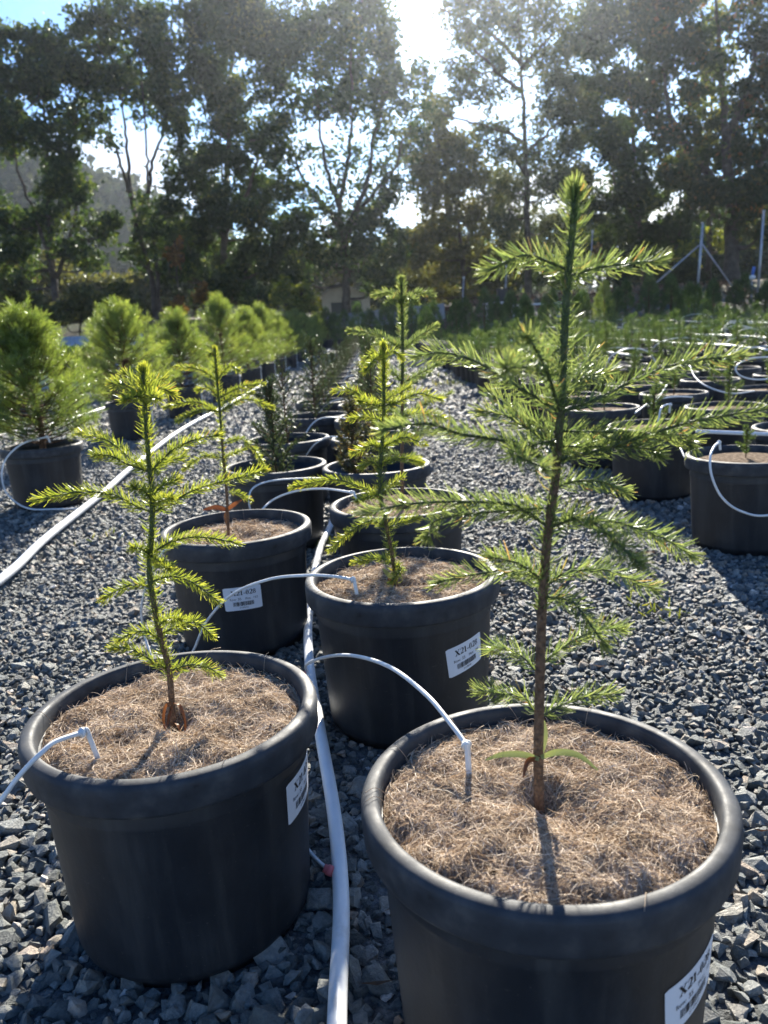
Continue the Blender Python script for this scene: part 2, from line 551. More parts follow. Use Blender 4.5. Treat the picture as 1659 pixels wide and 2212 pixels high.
M['sheet'] = solid('grey_sheet', [(0.3, (0.15, 0.17, 0.20)), (0.7, (0.24, 0.26, 0.30))], 0.5, 0.4, var=1.2)
M['corr'] = solid('corrugated_iron', [(0.3, (0.22, 0.25, 0.29)), (0.7, (0.36, 0.39, 0.43))], 0.4, 0.5, var=3.0, metal=0.5)
M['white'] = solid('white_board', [(0.3, (0.62, 0.63, 0.62)), (0.7, (0.76, 0.76, 0.74))], 0.5, 0.4, var=6.0)
M['blue'] = solid('blue_plastic', (0.05, 0.16, 0.50), 0.4, 0.5)
M['blackbox'] = solid('black_crate', (0.02, 0.02, 0.022), 0.5, 0.4)

# crushed bluestone: one tone per stone
m, nt, lk = new_mat('bluestone')
p = nt.new('ShaderNodeBsdfPrincipled')
o = nt.new('ShaderNodeOutputMaterial')
lk.new(p.outputs[0], o.inputs[0])
oi = nt.new('ShaderNodeObjectInfo')
tone = ramp(nt, lk, oi.outputs['Random'], [(0.0, (0.080, 0.092, 0.090)), (0.45, (0.160, 0.174, 0.168)), (0.80, (0.27, 0.280, 0.265)), (0.91, (0.31, 0.275, 0.225)), (0.96, (0.34, 0.26, 0.19)), (1.0, (0.60, 0.58, 0.55))])
g1 = noise(nt, lk, 2.2, 6.0, 0.65)
c = mixc(nt, lk, 0.8, tone, ramp(nt, lk, g1, [(0.3, (0.45, 0.47, 0.5)), (0.7, (1.55, 1.5, 1.45))]), 'MULTIPLY')
vein = noise(nt, lk, 7.0, 3.0)
c = mixc(nt, lk, ramp(nt, lk, vein, [(0.66, (0, 0, 0)), (0.74, (0.55, 0.55, 0.55))]), c, (0.30, 0.31, 0.30))
lk.new(c, p.inputs['Base Color'])
p.inputs['Roughness'].default_value = 0.62
p.inputs['Specular IOR Level'].default_value = 0.45
lk.new(bumpn(nt, lk, noise(nt, lk, 5.0, 7.0, 0.7), 0.55, 0.15), p.inputs['Normal'])
M['stone'] = m
M['yard'] = solid('gravel_bed', [(0.32, (0.020, 0.022, 0.024)), (0.5, (0.075, 0.080, 0.084)), (0.62, (0.15, 0.155, 0.155)), (0.8, (0.26, 0.25, 0.23))], 0.8, 0.3, bump=(38.0, 1.0, 0.03), var=(34.0, 5.0, 0.75))
m, nt, lk = new_mat('leaf_litter_ground')
p = nt.new('ShaderNodeBsdfPrincipled')
o = nt.new('ShaderNodeOutputMaterial')
lk.new(p.outputs[0], o.inputs[0])
p.inputs['Roughness'].default_value = 0.95
n1 = noise(nt, lk, 0.25, 5.0)
n2 = noise(nt, lk, 5.0, 8.0, 0.75)
lit = ramp(nt, lk, n2, [(0.35, (0.035, 0.024, 0.016)), (0.55, (0.12, 0.085, 0.055)), (0.72, (0.26, 0.19, 0.13))])
gr = ramp(nt, lk, n2, [(0.35, (0.022, 0.034, 0.012)), (0.65, (0.075, 0.095, 0.03))])
lk.new(mixc(nt, lk, ramp(nt, lk, n1, [(0.46, (0, 0, 0)), (0.56, (1, 1, 1))]), lit, gr), p.inputs['Base Color'])
lk.new(bumpn(nt, lk, n2, 1.0, 0.15), p.inputs['Normal'])
M['litter'] = m
M['hill'] = leafy('hill_forest', [(0.0, (0.018, 0.030, 0.014)), (0.6, (0.040, 0.055, 0.024)), (1.0, (0.08, 0.09, 0.035))], (1.2, 1.2, 0.8), 0.25, 0.0, 0.5)
# ------------------------------------------------------------------ the ground
def sstep(x):
    x = np.clip(x, 0, 1)
    return x * x * (3 - 2 * x)


def wob(x, y, s, seed=0.0):
    return (np.sin(x * s + 1.3 * seed + 1.7 * np.sin(y * s * .7 + seed)) + np.sin(y * s * 1.1 + 2.1 * seed + 1.3 * np.sin(x * s * .9 - seed))) * .5


def height(x, y):
    """height of the place above the gravel where the near pots stand"""
    x = np.asarray(x, float)
    y = np.asarray(y, float)
    z = 0.013 * np.clip(y - 9, 0, 26) * sstep((x - 1.5) / 7)
    z = z + 1.35 * sstep((y - 41.0) / 3.0) * sstep((8 - x) / 6)
    z = z + 1.75 * sstep((y - 35.0) / 12.0) * sstep((x - 2) / 6)
    z = z + 0.02 * np.clip(y - 47, 0, 60) + 0.012 * np.clip(x - 14, 0, 60)
    z = z + 0.6 * sstep((y - 20) / 20) * sstep((-4 - x) / 8)
    return z


def hz(x, y):
    return float(height(x, y))


def grid_sheet(name, xs, ys, zf, mat, kind):
    X, Y = np.meshgrid(xs, ys)
    V = np.stack([X, Y, zf(X, Y)], -1).reshape(-1, 3)
    nx, ny = len(xs), len(ys)
    i = (np.arange(ny - 1)[:, None] * nx + np.arange(nx - 1)[None]).ravel()
    Q = np.stack([i, i + 1, i + nx + 1, i + nx], 1)
    mb = MB()
    mb.add(V, Q)
    return tag(mb.build(name, mat), kind=kind)


xs = np.unique(np.concatenate([np.linspace(-60, 60, 81), np.sinh(np.linspace(-6, 6, 41)) * 3.6]))
ys = np.unique(np.concatenate([np.linspace(-25, 90, 93), 90 + np.linspace(0, 1, 14) ** 2 * 650, -25 - np.linspace(0, 1, 6) ** 2 * 60]))
tag(grid_sheet('ground', xs, ys, lambda x, y: height(x, y) - 0.07 + 0.04 * wob(x, y, .8, 1) * sstep((y - 44) / 5), M['litter'], 'structure'), 'leaf littered soil and grass around and behind the gravel yard')
yard = tag(grid_sheet('gravel_yard', np.concatenate([np.linspace(-12, 14, 53), [16, 19, 22, 26]]), np.concatenate([np.linspace(-3, 12, 31), np.linspace(13, 40.5, 28)]), lambda x, y: height(x, y) + 0.006 * wob(x, y, 3.1, 2), M['yard'], 'structure'), 'yard bed of dark blue grey crushed rock')

# far forested ridge
hx = np.linspace(-330, 60, 150)
hy = np.linspace(150, 330, 46)
X, Y = np.meshgrid(hx, hy)
crest = 45 * np.exp(-((X + 90) / 56.0) ** 2) + 5 * np.exp(-((X + 190) / 90.0) ** 2)
Z = crest * sstep((Y - 150) / 85) + 2.0 + 1.8 * wob(X, Y, .32, 3) + 1.3 * wob(X, Y, .83, 5) + RNG.normal(size=X.shape) * 1.1
Vh = np.stack([X, Y, Z], -1).reshape(-1, 3)
nx = len(hx)
i = (np.arange(len(hy) - 1)[:, None] * nx + np.arange(nx - 1)[None]).ravel()
mb = MB()
mb.add(Vh, np.stack([i, i + 1, i + nx + 1, i + nx], 1), 0.5, np.clip(0.45 + RNG.normal(size=len(Vh)) * .25, 0, 1), False)
sel = RNG.integers(0, len(Vh), 26000)
keep = Vh[sel][:, 1] < 262
pc = Vh[sel][keep] + RNG.normal(size=(keep.sum(), 3)) * np.array([1.6, 1.6, 1.4]) + np.array([0, 0, 1.5])
leaves(mb, pc, 1.7 + RNG.random(len(pc)) * 1.3, aspect=1.1)
tag(mb.build('hill', M['hill']), 'distant forested ridge seen through the trees', kind='structure')

# ------------------------------------------------------------------ gravel stones
def rock_mesh(seed, name):
    rr = np.random.default_rng(seed)
    n = 13
    P = unit(rr.normal(size=(n, 3))) * (0.78 + 0.22 * rr.random((n, 1)))
    P *= np.array([1.0, 0.62 + 0.3 * rr.random(), 0.42 + 0.28 * rr.random()])
    bm = bmesh.new()
    for q in P:
        bm.verts.new(q)
    res = bmesh.ops.convex_hull(bm, input=bm.verts)
    bmesh.ops.delete(bm, geom=list({g for g in res['geom_interior'] + res['geom_unused'] if isinstance(g, bmesh.types.BMVert)}), context='VERTS')
    bmesh.ops.recalc_face_normals(bm, faces=bm.faces)
    me = bpy.data.meshes.new(name)
    bm.to_mesh(me)
    bm.free()
    me.materials.append(M['stone'])
    return me


ROCKS = [rock_mesh(100 + k, 'stone') for k in range(16)]
ORD = 'first second third fourth fifth sixth seventh eighth ninth tenth eleventh twelfth thirteenth fourteenth fifteenth sixteenth seventeenth eighteenth nineteenth twentieth'.split() + ['twenty-' + q for q in 'first second third fourth fifth sixth seventh eighth ninth'.split()] + ['thirtieth'] + ['thirty-' + q for q in 'first second third fourth fifth sixth seventh eighth ninth'.split()]
POT_SPOTS = []   # (x, y, r) kept free of stones; filled below before the stones are laid


def lay_gravel():
    pts = []

    def field(y0, y1, step, size, xa, xb):
        ny = int((y1 - y0) / step)
        for j in range(ny):
            y = y0 + (j + .5) * step
            lim = 0.52 * max(y, .5) + 0.9
            lo, hi = max(-lim, xa), min(lim, xb)
            if hi <= lo:
                continue
            n = int((hi - lo) / step)
            x = lo + (np.arange(n) + .5) * step + RNG.normal(size=n) * step * .3
            yy = y + RNG.normal(size=n) * step * .3
            pts.append(np.stack([x, yy, np.full(n, size), RNG.random(n) * size * .55], 1))
    field(0.30, 1.4, 0.0180, 0.0142, -9, 9)
    field(0.30, 1.4, 0.042, 0.0190, -9, 9)
    field(1.4, 3.2, 0.0165, 0.0122, -9, 9)
    field(1.4, 3.2, 0.046, 0.0160, -9, 9)
    field(3.2, 6.5, 0.0215, 0.0150, -4.2, 4)
    field(3.2, 6.5, 0.060, 0.0190, -4.2, 4)
    field(6.5, 12.0, 0.044, 0.030, -4.6, 2.4)
    field(12.0, 24.0, 0.085, 0.048, -4.5, 1.8)
    A = np.concatenate(pts)
    ok = np.ones(len(A), bool)
    for (px, py, pr) in POT_SPOTS:
        near = (np.abs(A[:, 0] - px) < pr) & (np.abs(A[:, 1] - py) < pr)
        ok &= ~(near & ((A[:, 0] - px) ** 2 + (A[:, 1] - py) ** 2 < pr * pr))
    A = A[ok]
    n = len(A)
    size = A[:, 2] * np.exp(RNG.normal(size=n) * 0.32)
    pos = np.stack([A[:, 0], A[:, 1], height(A[:, 0], A[:, 1]) + A[:, 3]], 1)
    rot = np.stack([RNG.normal(size=n) * .5, RNG.normal(size=n) * .5, RNG.random(n) * 6.283], 1)
    idx = RNG.integers(0, len(ROCKS), n)
    # the 300 that show largest: each a stone of the yard
    vis = (np.abs(pos[:, 0]) < 0.5 * pos[:, 1] + .05) & (pos[:, 1] > 0.72)
    for (px, py, pr) in POT_SPOTS[:3]:      # not behind the near pots
        vis &= ~((np.abs(pos[:, 0] - px * pos[:, 1] / py) < .2 * pos[:, 1] / py) & (pos[:, 1] > py) & (pos[:, 1] < py + .7))
    score = np.where(vis, size / (pos[:, 1] ** 2 + .75), -1)
    big = np.argsort(-score)[:300]
    for k in big:
        o = bpy.data.objects.new('stone', ROCKS[idx[k]])
        COL.objects.link(o)
        o.parent = yard
        o.location = pos[k]
        o.rotation_euler = rot[k]
        o.scale = (size[k] * 1.05,) * 3
    rest = np.ones(n, bool)
    rest[big] = False
    pos, rot, idx, size = pos[rest], rot[rest], idx[rest], size[rest]
    me = bpy.data.meshes.new('gravel')
    me.vertices.add(len(pos))
    me.vertices.foreach_set('co', pos.astype(np.float32).ravel())
    for nm, typ, arr in (('rot', 'FLOAT_VECTOR', rot.astype(np.float32)), ('siz', 'FLOAT', size.astype(np.float32)), ('idx', 'INT', idx.astype(np.int32))):
        a_ = me.attributes.new(nm, typ, 'POINT')
        a_.data.foreach_set('vector' if typ == 'FLOAT_VECTOR' else 'value', arr.ravel())
    o = bpy.data.objects.new('gravel', me)
    COL.objects.link(o)
    tag(o, 'loose angular dark blue grey crushed rock covering the yard', kind='stuff')
    src = bpy.data.collections.new('stone_kinds')
    for k, r_ in enumerate(ROCKS):
        src.objects.link(bpy.data.objects.new('stone_kind_%02d' % k, r_))
    ng = bpy.data.node_groups.new('lay_stones', 'GeometryNodeTree')
    ng.interface.new_socket('Geometry', in_out='INPUT', socket_type='NodeSocketGeometry')
    ng.interface.new_socket('Geometry', in_out='OUTPUT', socket_type='NodeSocketGeometry')
    N, L = ng.nodes, ng.links
    gi, go = N.new('NodeGroupInput'), N.new('NodeGroupOutput')
    ci = N.new('GeometryNodeCollectionInfo')
    ci.inputs['Collection'].default_value = src
    ci.inputs['Separate Children'].default_value = True
    ci.inputs['Reset Children'].default_value = True
    mp_ = N.new('GeometryNodeMeshToPoints')
    ip = N.new('GeometryNodeInstanceOnPoints')
    ip.inputs['Pick Instance'].default_value = True

    def named(nm, typ):
        q = N.new('GeometryNodeInputNamedAttribute')
        q.data_type = typ
        q.inputs['Name'].default_value = nm
        return q.outputs['Attribute']
    L.new(gi.outputs[0], mp_.inputs['Mesh'])
    L.new(mp_.outputs[0], ip.inputs['Points'])
    L.new(ci.outputs[0], ip.inputs['Instance'])
    L.new(named('idx', 'INT'), ip.inputs['Instance Index'])
    e2r = N.new('FunctionNodeEulerToRotation')
    L.new(named('rot', 'FLOAT_VECTOR'), e2r.inputs[0])
    L.new(e2r.outputs[0], ip.inputs['Rotation'])
    L.new(named('siz', 'FLOAT'), ip.inputs['Scale'])
    L.new(ip.outputs[0], go.inputs[0])
    md = o.modifiers.new('lay stones', 'NODES')
    md.node_group = ng
    print('stones', n)


# ------------------------------------------------------------------ pots
H, RW = 0.347, 0.196
SIDE = [(0.150, 0.0), (0.166, 0.002), (0.169, 0.016), (0.1775, 0.020), (0.1805, 0.032), (0.1935, 0.262), (0.1955, 0.268), (0.1965, 0.2735), (0.1955, 0.279), (0.1965, 0.312)]


def wall_mesh(seg, s=1.0, name='wall'):
    mb = MB()
    prof = SIDE + [(0.1915, 0.322), (0.178, 0.05), (0.170, 0.035), (0.001, 0.034)]
    lathe(mb, [(r * s, z) for r, z in prof], seg)
    lathe(mb, [(0.150 * s, 0.0), (0.001, 0.003)], seg)
    return mb.mesh(name, M['pot'])


def rim_mesh(seg, s=1.0):
    mb = MB()
    prof = [(0.1968, 0.3005), (0.2075, 0.2985), (0.2128, 0.3000), (0.2146, 0.3045), (0.2158, 0.3300), (0.2153, 0.3390), (0.2132, 0.3440), (0.2095, 0.3465), (0.2010, 0.3482), (0.1962, 0.3468), (0.1936, 0.3420), (0.1918, 0.330), (0.1916, 0.318)]
    lathe(mb, [(r * s, z) for r, z in prof], seg)
    return mb.mesh('rim', M['rim'])


WALL, RIM = wall_mesh(96), rim_mesh(96)
WALL_M, RIM_M = wall_mesh(40), rim_mesh(40)


def side_r(z):
    P = np.array(SIDE)
    return float(np.interp(z, P[:, 1], P[:, 0]))


def mulch_height(x, y, top, seed):
    rr = np.sqrt(x * x + y * y)
    z = top + 0.005 * (1 - (rr / .19) ** 2) + 0.004 * wob(x, y, 38, seed) + 0.0035 * wob(x, y, 85, seed + 2)
    z = z - 0.024 * np.exp(-((rr - .0) / .022) ** 2)
    z = z - 0.012 * np.exp(-(((x - .028) ** 2 + (y + .03) ** 2) / .035 ** 2))
    return z - 0.007 * sstep((rr - .165) / .03)


def make_mulch(parent, top, nf, seed, rad=0.187, wid=0.00062):
    mb = MB()
    nr, nt_ = 22, 72
    rr = np.linspace(0.0005, 0.1905, nr)
    th = np.linspace(0, 2 * PI, nt_, endpoint=False)
    X, Y = rr[:, None] * np.cos(th), rr[:, None] * np.sin(th)
    Z = mulch_height(X, Y, top, seed)
    V = np.stack([X, Y, Z], -1).reshape(-1, 3)
    i = np.arange(nr - 1)[:, None] * nt_
    j = np.arange(nt_)[None]
    Q = np.stack([i + j, i + nt_ + j, i + nt_ + (j + 1) % nt_, i + (j + 1) % nt_], -1).reshape(-1, 4)
    mb.add(V, Q, mat=0)
    # fibres
    a = RNG.random(nf) * 2 * PI
    r_ = rad * np.sqrt(RNG.random(nf))
    x0, y0 = r_ * np.cos(a), r_ * np.sin(a)
    clump = wob(x0, y0, 60, seed + 4) + RNG.normal(size=nf) * .7
    dirn = clump * 2.2 + RNG.random(nf) * 2
    ln = 0.016 + 0.034 * RNG.random(nf) ** 1.5
    curv = RNG.normal(size=nf) * 34
    K = 5
    s = np.linspace(0, 1, K)
    ang = dirn[:, None] + curv[:, None] * (s[None] * ln[:, None])
    dx = np.cumsum(np.cos(ang) * (ln / (K - 1))[:, None], 1)
    dy = np.cumsum(np.sin(ang) * (ln / (K - 1))[:, None], 1)
    px, py = x0[:, None] + dx, y0[:, None] + dy
    rad2 = np.sqrt(px ** 2 + py ** 2)
    f = np.minimum(1, 0.189 / (rad2 + 1e-9))
    px, py = px * f, py * f
    lift = (0.0005 + 0.0045 * RNG.random(nf) ** 2)[:, None]
    up = np.where(RNG.random(nf) < .10, 1, 0)[:, None] * RNG.random((nf, 1)) * 0.016
    pz = mulch_height(px, py, top, seed) + lift * (0.4 + np.sin(s * PI)[None]) + up * s[None] ** 1.5
    P = np.stack([px, py, pz], -1)
    T = np.gradient(P, axis=1)
    S = unit(np.cross(T, RNG.normal(size=(nf, 1, 3)) + np.array([0, 0, 1.6])))
    w = (wid * (0.6 + 0.9 * RNG.random(nf)))[:, None, None] * np.array([.8, 1, 1, .8, .3])[None, :, None]
    V = np.stack([P + S * w, P - S * w], 2).reshape(-1, 3)
    b = (np.arange(nf)[:, None] * (2 * K) + np.arange(K - 1)[None] * 2).reshape(-1, 1)
    Q = np.hstack([b, b + 1, b + 3, b + 2])
    rnd = np.clip(0.5 + 0.22 * wob(x0, y0, 45, seed + 7) + RNG.normal(size=nf) * .22, 0, 1)
    mb.add(V, Q, 0.5, np.repeat(rnd, 2 * K), True, 1)
    # bark crumbs and short sticks lying on the fibres
    k = 90
    a = RNG.random(k) * 6.283
    r_ = .180 * np.sqrt(RNG.random(k))
    cx, cy = r_ * np.cos(a), r_ * np.sin(a)
    leaves(mb, np.stack([cx, cy, mulch_height(cx, cy, top, seed) + .003], 1), .002 + .0035 * RNG.random(k), aspect=2.6, mat=2)
    # strands that have slipped over the rim
    for _ in range(7):
        a0 = RNG.random() * 6.283
        d = np.array([math.cos(a0), math.sin(a0), 0])
        sd = np.array([-d[1], d[0], 0]) * RNG.normal() * .02
        tube(mb, spline([d * .180 + np.array([0, 0, top]), d * .197 + sd * .5 + np.array([0, 0, .3495]), d * (.206 + .01 * RNG.random()) + sd + np.array([0, 0, .3485])], 4), .0004, 3, mat=1)
    return tag(mb.build('mulch', [M['mulch'], M['fibre'], M['bark']], parent), 'straw coloured coir fibre mulch', kind='stuff')


# ---- printed sticker: serif characters cut from strokes
def stroke(mb_add, pts, w0, w1=None):
    pts = np.array(pts, float)
    w1 = w0 if w1 is None else w1
    W = np.interp(np.linspace(0, 1, len(pts)), [0, 1], [w0, w1]) if np.isscalar(w0) else np.array(w0)
    T = np.gradient(pts, axis=0)
    T /= np.linalg.norm(T, axis=1)[:, None]
    Nn = np.stack([-T[:, 1], T[:, 0]], 1)
    mb_add(np.stack([pts + Nn * W[:, None] / 2, pts - Nn * W[:, None] / 2], 1))


def ring(mb_add, cx, cy, rx, ry, thick, thin):
    a_ = np.linspace(0, 2 * PI, 21)
    w = thin + (thick - thin) * np.abs(np.cos(a_))
    c_, s_ = np.cos(a_), np.sin(a_)
    outer = np.stack([cx + rx * c_, cy + ry * s_], 1)
    inner = np.stack([cx + (rx - w) * c_, cy + (ry - thin) * s_], 1)
    mb_add(np.stack([outer, inner], 1))


def serif_text(txt):
    """ribbons (k,2,2) of bold serif characters, cap height 1; returns them and the width"""
    out, x = [], 0.0
    for ch in txt:
        def add(rb, x=x):
            rb = rb.copy()
            rb[..., 0] += x
            out.append(rb)
        if ch == 'X':
            stroke(add, [(0.10, 0.97), (0.66, 0.03)], .20)
            stroke(add, [(0.64, 0.97), (0.12, 0.03)], .08)
            for q in ((0, .30, .965), (.52, .78, .965), (0, .28, .035), (.46, .80, .035)):
                stroke(add, [(q[0], q[2]), (q[1], q[2])], .07)
            x += .86
        elif ch == '2':
            a_ = np.linspace(PI * .95, -PI * .18, 9)
            top = np.stack([.26 + .22 * np.cos(a_), .72 + .25 * np.sin(a_)], 1)
            pts = np.concatenate([top, [(0.30, .34), (0.04, .09)]])
            stroke(add, pts, np.array([.10, .08, .07, .08, .12, .17, .19, .19, .16, .10, .08]))
            stroke(add, [(0.02, .075), (0.50, .075)], .15)
            stroke(add, [(0.47, .06), (0.53, .26)], .07)
            x += .60
        elif ch == '1':
            stroke(add, [(.26, .98), (.26, .03)], .18)
            stroke(add, [(.05, .84), (.24, .95)], .07)
            stroke(add, [(.06, .035), (.46, .035)], .07)
            x += .55
        elif ch == '-':
            stroke(add, [(.04, .34), (.34, .34)], .12)
            x += .40
        elif ch == '0':
            ring(add, .26, .5, .25, .5, .17, .07)
            x += .58
        elif ch == '8':
            ring(add, .26, .75, .21, .25, .13, .07)
            ring(add, .26, .27, .25, .27, .14, .07)
            x += .58
    return out, x


def font_tris(txt):
    cu = bpy.data.curves.new('txt', 'FONT')
    cu.body = txt
    cu.size = 1.0
    ob = bpy.data.objects.new('txt', cu)
    COL.objects.link(ob)
    dg = bpy.context.evaluated_depsgraph_get()
    me = bpy.data.meshes.new_from_object(ob.evaluated_get(dg))
    me.calc_loop_triangles()
    V = np.array([v.co[:2] for v in me.vertices])
    T = np.array([t.vertices for t in me.loop_triangles])
    bpy.data.objects.remove(ob)
    bpy.data.meshes.remove(me)
    return V, T, V[:, 0].max()


def make_sticker(pot, phi0, z0, tilt, row, plot, code, w=0.100, h=0.066):
    ct, st = math.cos(tilt), math.sin(tilt)

    def surf(uv, off):
        uv = np.asarray(uv, float)
        u = uv[..., 0] * ct - uv[..., 1] * st
        v = uv[..., 0] * st + uv[..., 1] * ct
        z = z0 + v
        r_ = np.interp(z, [p_[1] for p_ in SIDE[4:6]], [p_[0] for p_ in SIDE[4:6]]) + off
        ph = phi0 + u / 0.187
        return np.stack([r_ * np.sin(ph), -r_ * np.cos(ph), z], -1)
    nu, nv = 20, 3
    U, Vv = np.meshgrid(np.linspace(-w / 2, w / 2, nu), np.linspace(-h / 2, h / 2, nv))
    # rounded corners
    fx = np.abs(U) > w / 2 - 1e-6
    U2, V2 = U.copy(), Vv.copy()
    V2[fx] *= 0.94
    i = (np.arange(nv - 1)[:, None] * nu + np.arange(nu - 1)[None]).ravel()
    Q = np.stack([i, i + 1, i + nu + 1, i + nu], 1)
    mb = MB()
    mb.add(surf(np.stack([U2, V2], -1).reshape(-1, 2), 0.0007), Q)
    s = mb.build('label_sticker', M['sticker'], pot)
    rb, wid = serif_text('X21-028')
    cap = 0.0135
    mb = MB()
    for q in rb:
        k = len(q)
        P = (q.reshape(-1, 2) - np.array([wid / 2, 0])) * np.array([cap * 1.18, cap]) + np.array([0.004, 0.0105])
        # subdivide not needed: strokes are short
        b = np.arange(k - 1)[:, None] * 2
        mb.add(surf(P, 0.0012), np.hstack([b, b + 1, b + 3, b + 2]), smooth=False)
    mb.build('printed_number', M['ink'], s)
    mb = MB()
    for txt, cx, cy, sz in (('Row:', -.026, -.0035, .0085), (row, -.009, -.0035, .0095), ('Plot:', .014, -.0035, .0085), (plot, .033, -.0035, .0085), (code, 0.0, -.0275, .006)):
        V, T, wd = font_tris(txt)
        mb.add(surf((V - np.array([wd / 2, 0])) * sz + np.array([cx, cy]), 0.0012), T, smooth=False)
    mb.build('small_print', M['ink'], s)
    mb = MB()
    x = -0.027
    rb_ = random.Random(5)
    while x < 0.027:
        bw = rb_.choice([.0006, .0006, .0012, .0018])
        P = np.array([(x, -.0205), (x + bw, -.0205), (x + bw, -.0085), (x, -.0085)])
        mb.add(surf(P, 0.0012), np.array([[0, 1, 2, 3]]), smooth=False)
        x += bw + rb_.choice([.0007, .0007, .0013])
    mb.build('barcode', M['ink'], s)
    return s


def make_pot(x, y, label, group, z=0.0, rot=0.0, hero=True, name='nursery_pot'):
    t = thing(name, label, 'plant pot', (x, y, z), group)
    w = link('wall', WALL if hero else WALL_M, t)
    r_ = link('rim', RIM if hero else RIM_M, t)
    w.rotation_euler = r_.rotation_euler = (0, 0, rot)
    POT_SPOTS.append((x, y, 0.172))
    return t


G_NEAR = 'large black pots with mulch beside the white pipe'
HERO = [
    # x, y, label, mulch top, fibres
    (0.168, 0.835, 'large black pot in front holding the tallest sapling, grey brown mulch', 0.3270, 32000),
    (-0.333, 1.100, 'large black pot with sunlit straw mulch and sticker on its edge, beside white pipe', 0.3225, 27000),
    (0.031, 1.690, 'black pot behind the thick white pipe with a tilted white sticker, mulch filled', 0.3220, 9000),
    (-0.427, 2.225, 'black pot with white barcode sticker facing front, under the yellow leaved sapling', 0.3150, 6000),
    (0.046, 2.416, 'black mulch filled pot just behind the pot with the tilted sticker', 0.3250, 5000),
]
hero_pots = []
for k, (x, y, lb, top, nf) in enumerate(HERO):
    t = make_pot(x, y, lb, G_NEAR, rot=k * 1.1)
    make_mulch(t, top, nf, k * 3.3, wid=0.00034 + 0.00015 * max(0, y - 1))
    hero_pots.append(t)


def sticker_at(k, u, v, tilt, row, plot, code):
    """turn the survey position of a sticker's middle into its bearing and height on pot k"""
    x, y = HERO[k][:2]
    best = None
    for ph in np.linspace(-1.5, 1.7, 161):
        for z in np.linspace(.06, .27, 43):
            r_ = side_r(z)
            P = Vector((x + r_ * math.sin(ph), y - r_ * math.cos(ph), z)) - Vector((0, 0, EYE))
            f_ = P.dot(_F)
            a, b = FOC * P.dot(ex) / f_ + GW / 2, GH / 2 - FOC * P.dot(ey) / f_
            e = (a - u) ** 2 + (b - v) ** 2
            if best is None or e < best[0]:
                best = (e, ph, z)
    print('sticker', k, best)
    make_sticker(hero_pots[k], best[1], best[2], tilt, row, plot, code)


make_sticker(hero_pots[0], 0.74, 0.190, 0.10, '35', '161', '21-09632')
make_sticker(hero_pots[1], 1.36, 0.226, 0.03, '35', '162', '21-09633')
sticker_at(2, 1006, 1416, 0.13, '35', '165', '21-09640')
sticker_at(3, 526, 1293, 0.03, '35', '163', '21-09634')

# ------------------------------------------------------------------ hero saplings
def px_line(pts, Y0, dY):
    """survey points -> place points, distance going from Y0 to Y0+dY along the line"""
    n = len(pts)
    return [np.array(at(u, v, Y0 + dY * (i / (n - 1)) ** 1.1 if n > 1 else Y0)) for i, (u, v) in enumerate(pts)]


def needles_on(mb, C, dens, L, w, spread=0.62, tipn=26, base_skip=0.0, up=0.34, fwd=0.34, jitter=0.16, combs=False, tiptone=1.0):
    C = np.asarray(C)
    seg = np.linalg.norm(np.diff(C, axis=0), axis=1)
    S = np.concatenate([[0], np.cumsum(seg)])
    n = int(dens * S[-1] * (1 - base_skip))
    s = S[-1] * (base_skip + (1 - base_skip) * np.sort(RNG.random(n)))
    P = np.stack([np.interp(s, S, C[:, k]) for k in range(3)], 1)
    T, N, B = frames(C)
    Tt = unit(np.stack([np.interp(s, S, T[:, k]) for k in range(3)], 1))
    ph = RNG.random(n) * 2 * PI
    ref = unit(np.cross(Tt, np.array([0.31, 0.17, 0.93])))
    rf2 = np.cross(Tt, ref)
    rad = ref * np.cos(ph)[:, None] + rf2 * np.sin(ph)[:, None]
    f = s / S[-1]
    a = spread + jitter * RNG.normal(size=n) + 0.55 * np.clip((f - .86) / .14, 0, 1) ** 1.5
    D = rad * np.cos(a)[:, None] + Tt * np.sin(a)[:, None]
    bend = Tt * fwd + np.array([0, 0, up])
    ln = L * (0.60 + 0.52 * RNG.random(n) ** .8) * (1 - 0.25 * np.clip((f - .9) / .1, 0, 1))
    blades(mb, P, D, bend, ln, w, tlo=0.0, thi=(0.35 + 0.65 * f ** 2) * tiptone, solid=False)
    if tipn:
        ph = RNG.random(tipn) * 2 * PI
        a = 0.75 + RNG.random(tipn) * .75
        e = Tt[-1]
        rad = ref[-1] * np.cos(ph)[:, None] + rf2[-1] * np.sin(ph)[:, None]
        D = rad * np.cos(a)[:, None] + e * np.sin(a)[:, None]
        blades(mb, np.repeat(C[-1:], tipn, 0) - e * RNG.random((tipn, 1)) * L * .5, D, e * .2 + np.array([0, 0, .12]), L * (0.55 + .35 * RNG.random(tipn)), w, tlo=.3, thi=1.0, solid=False)


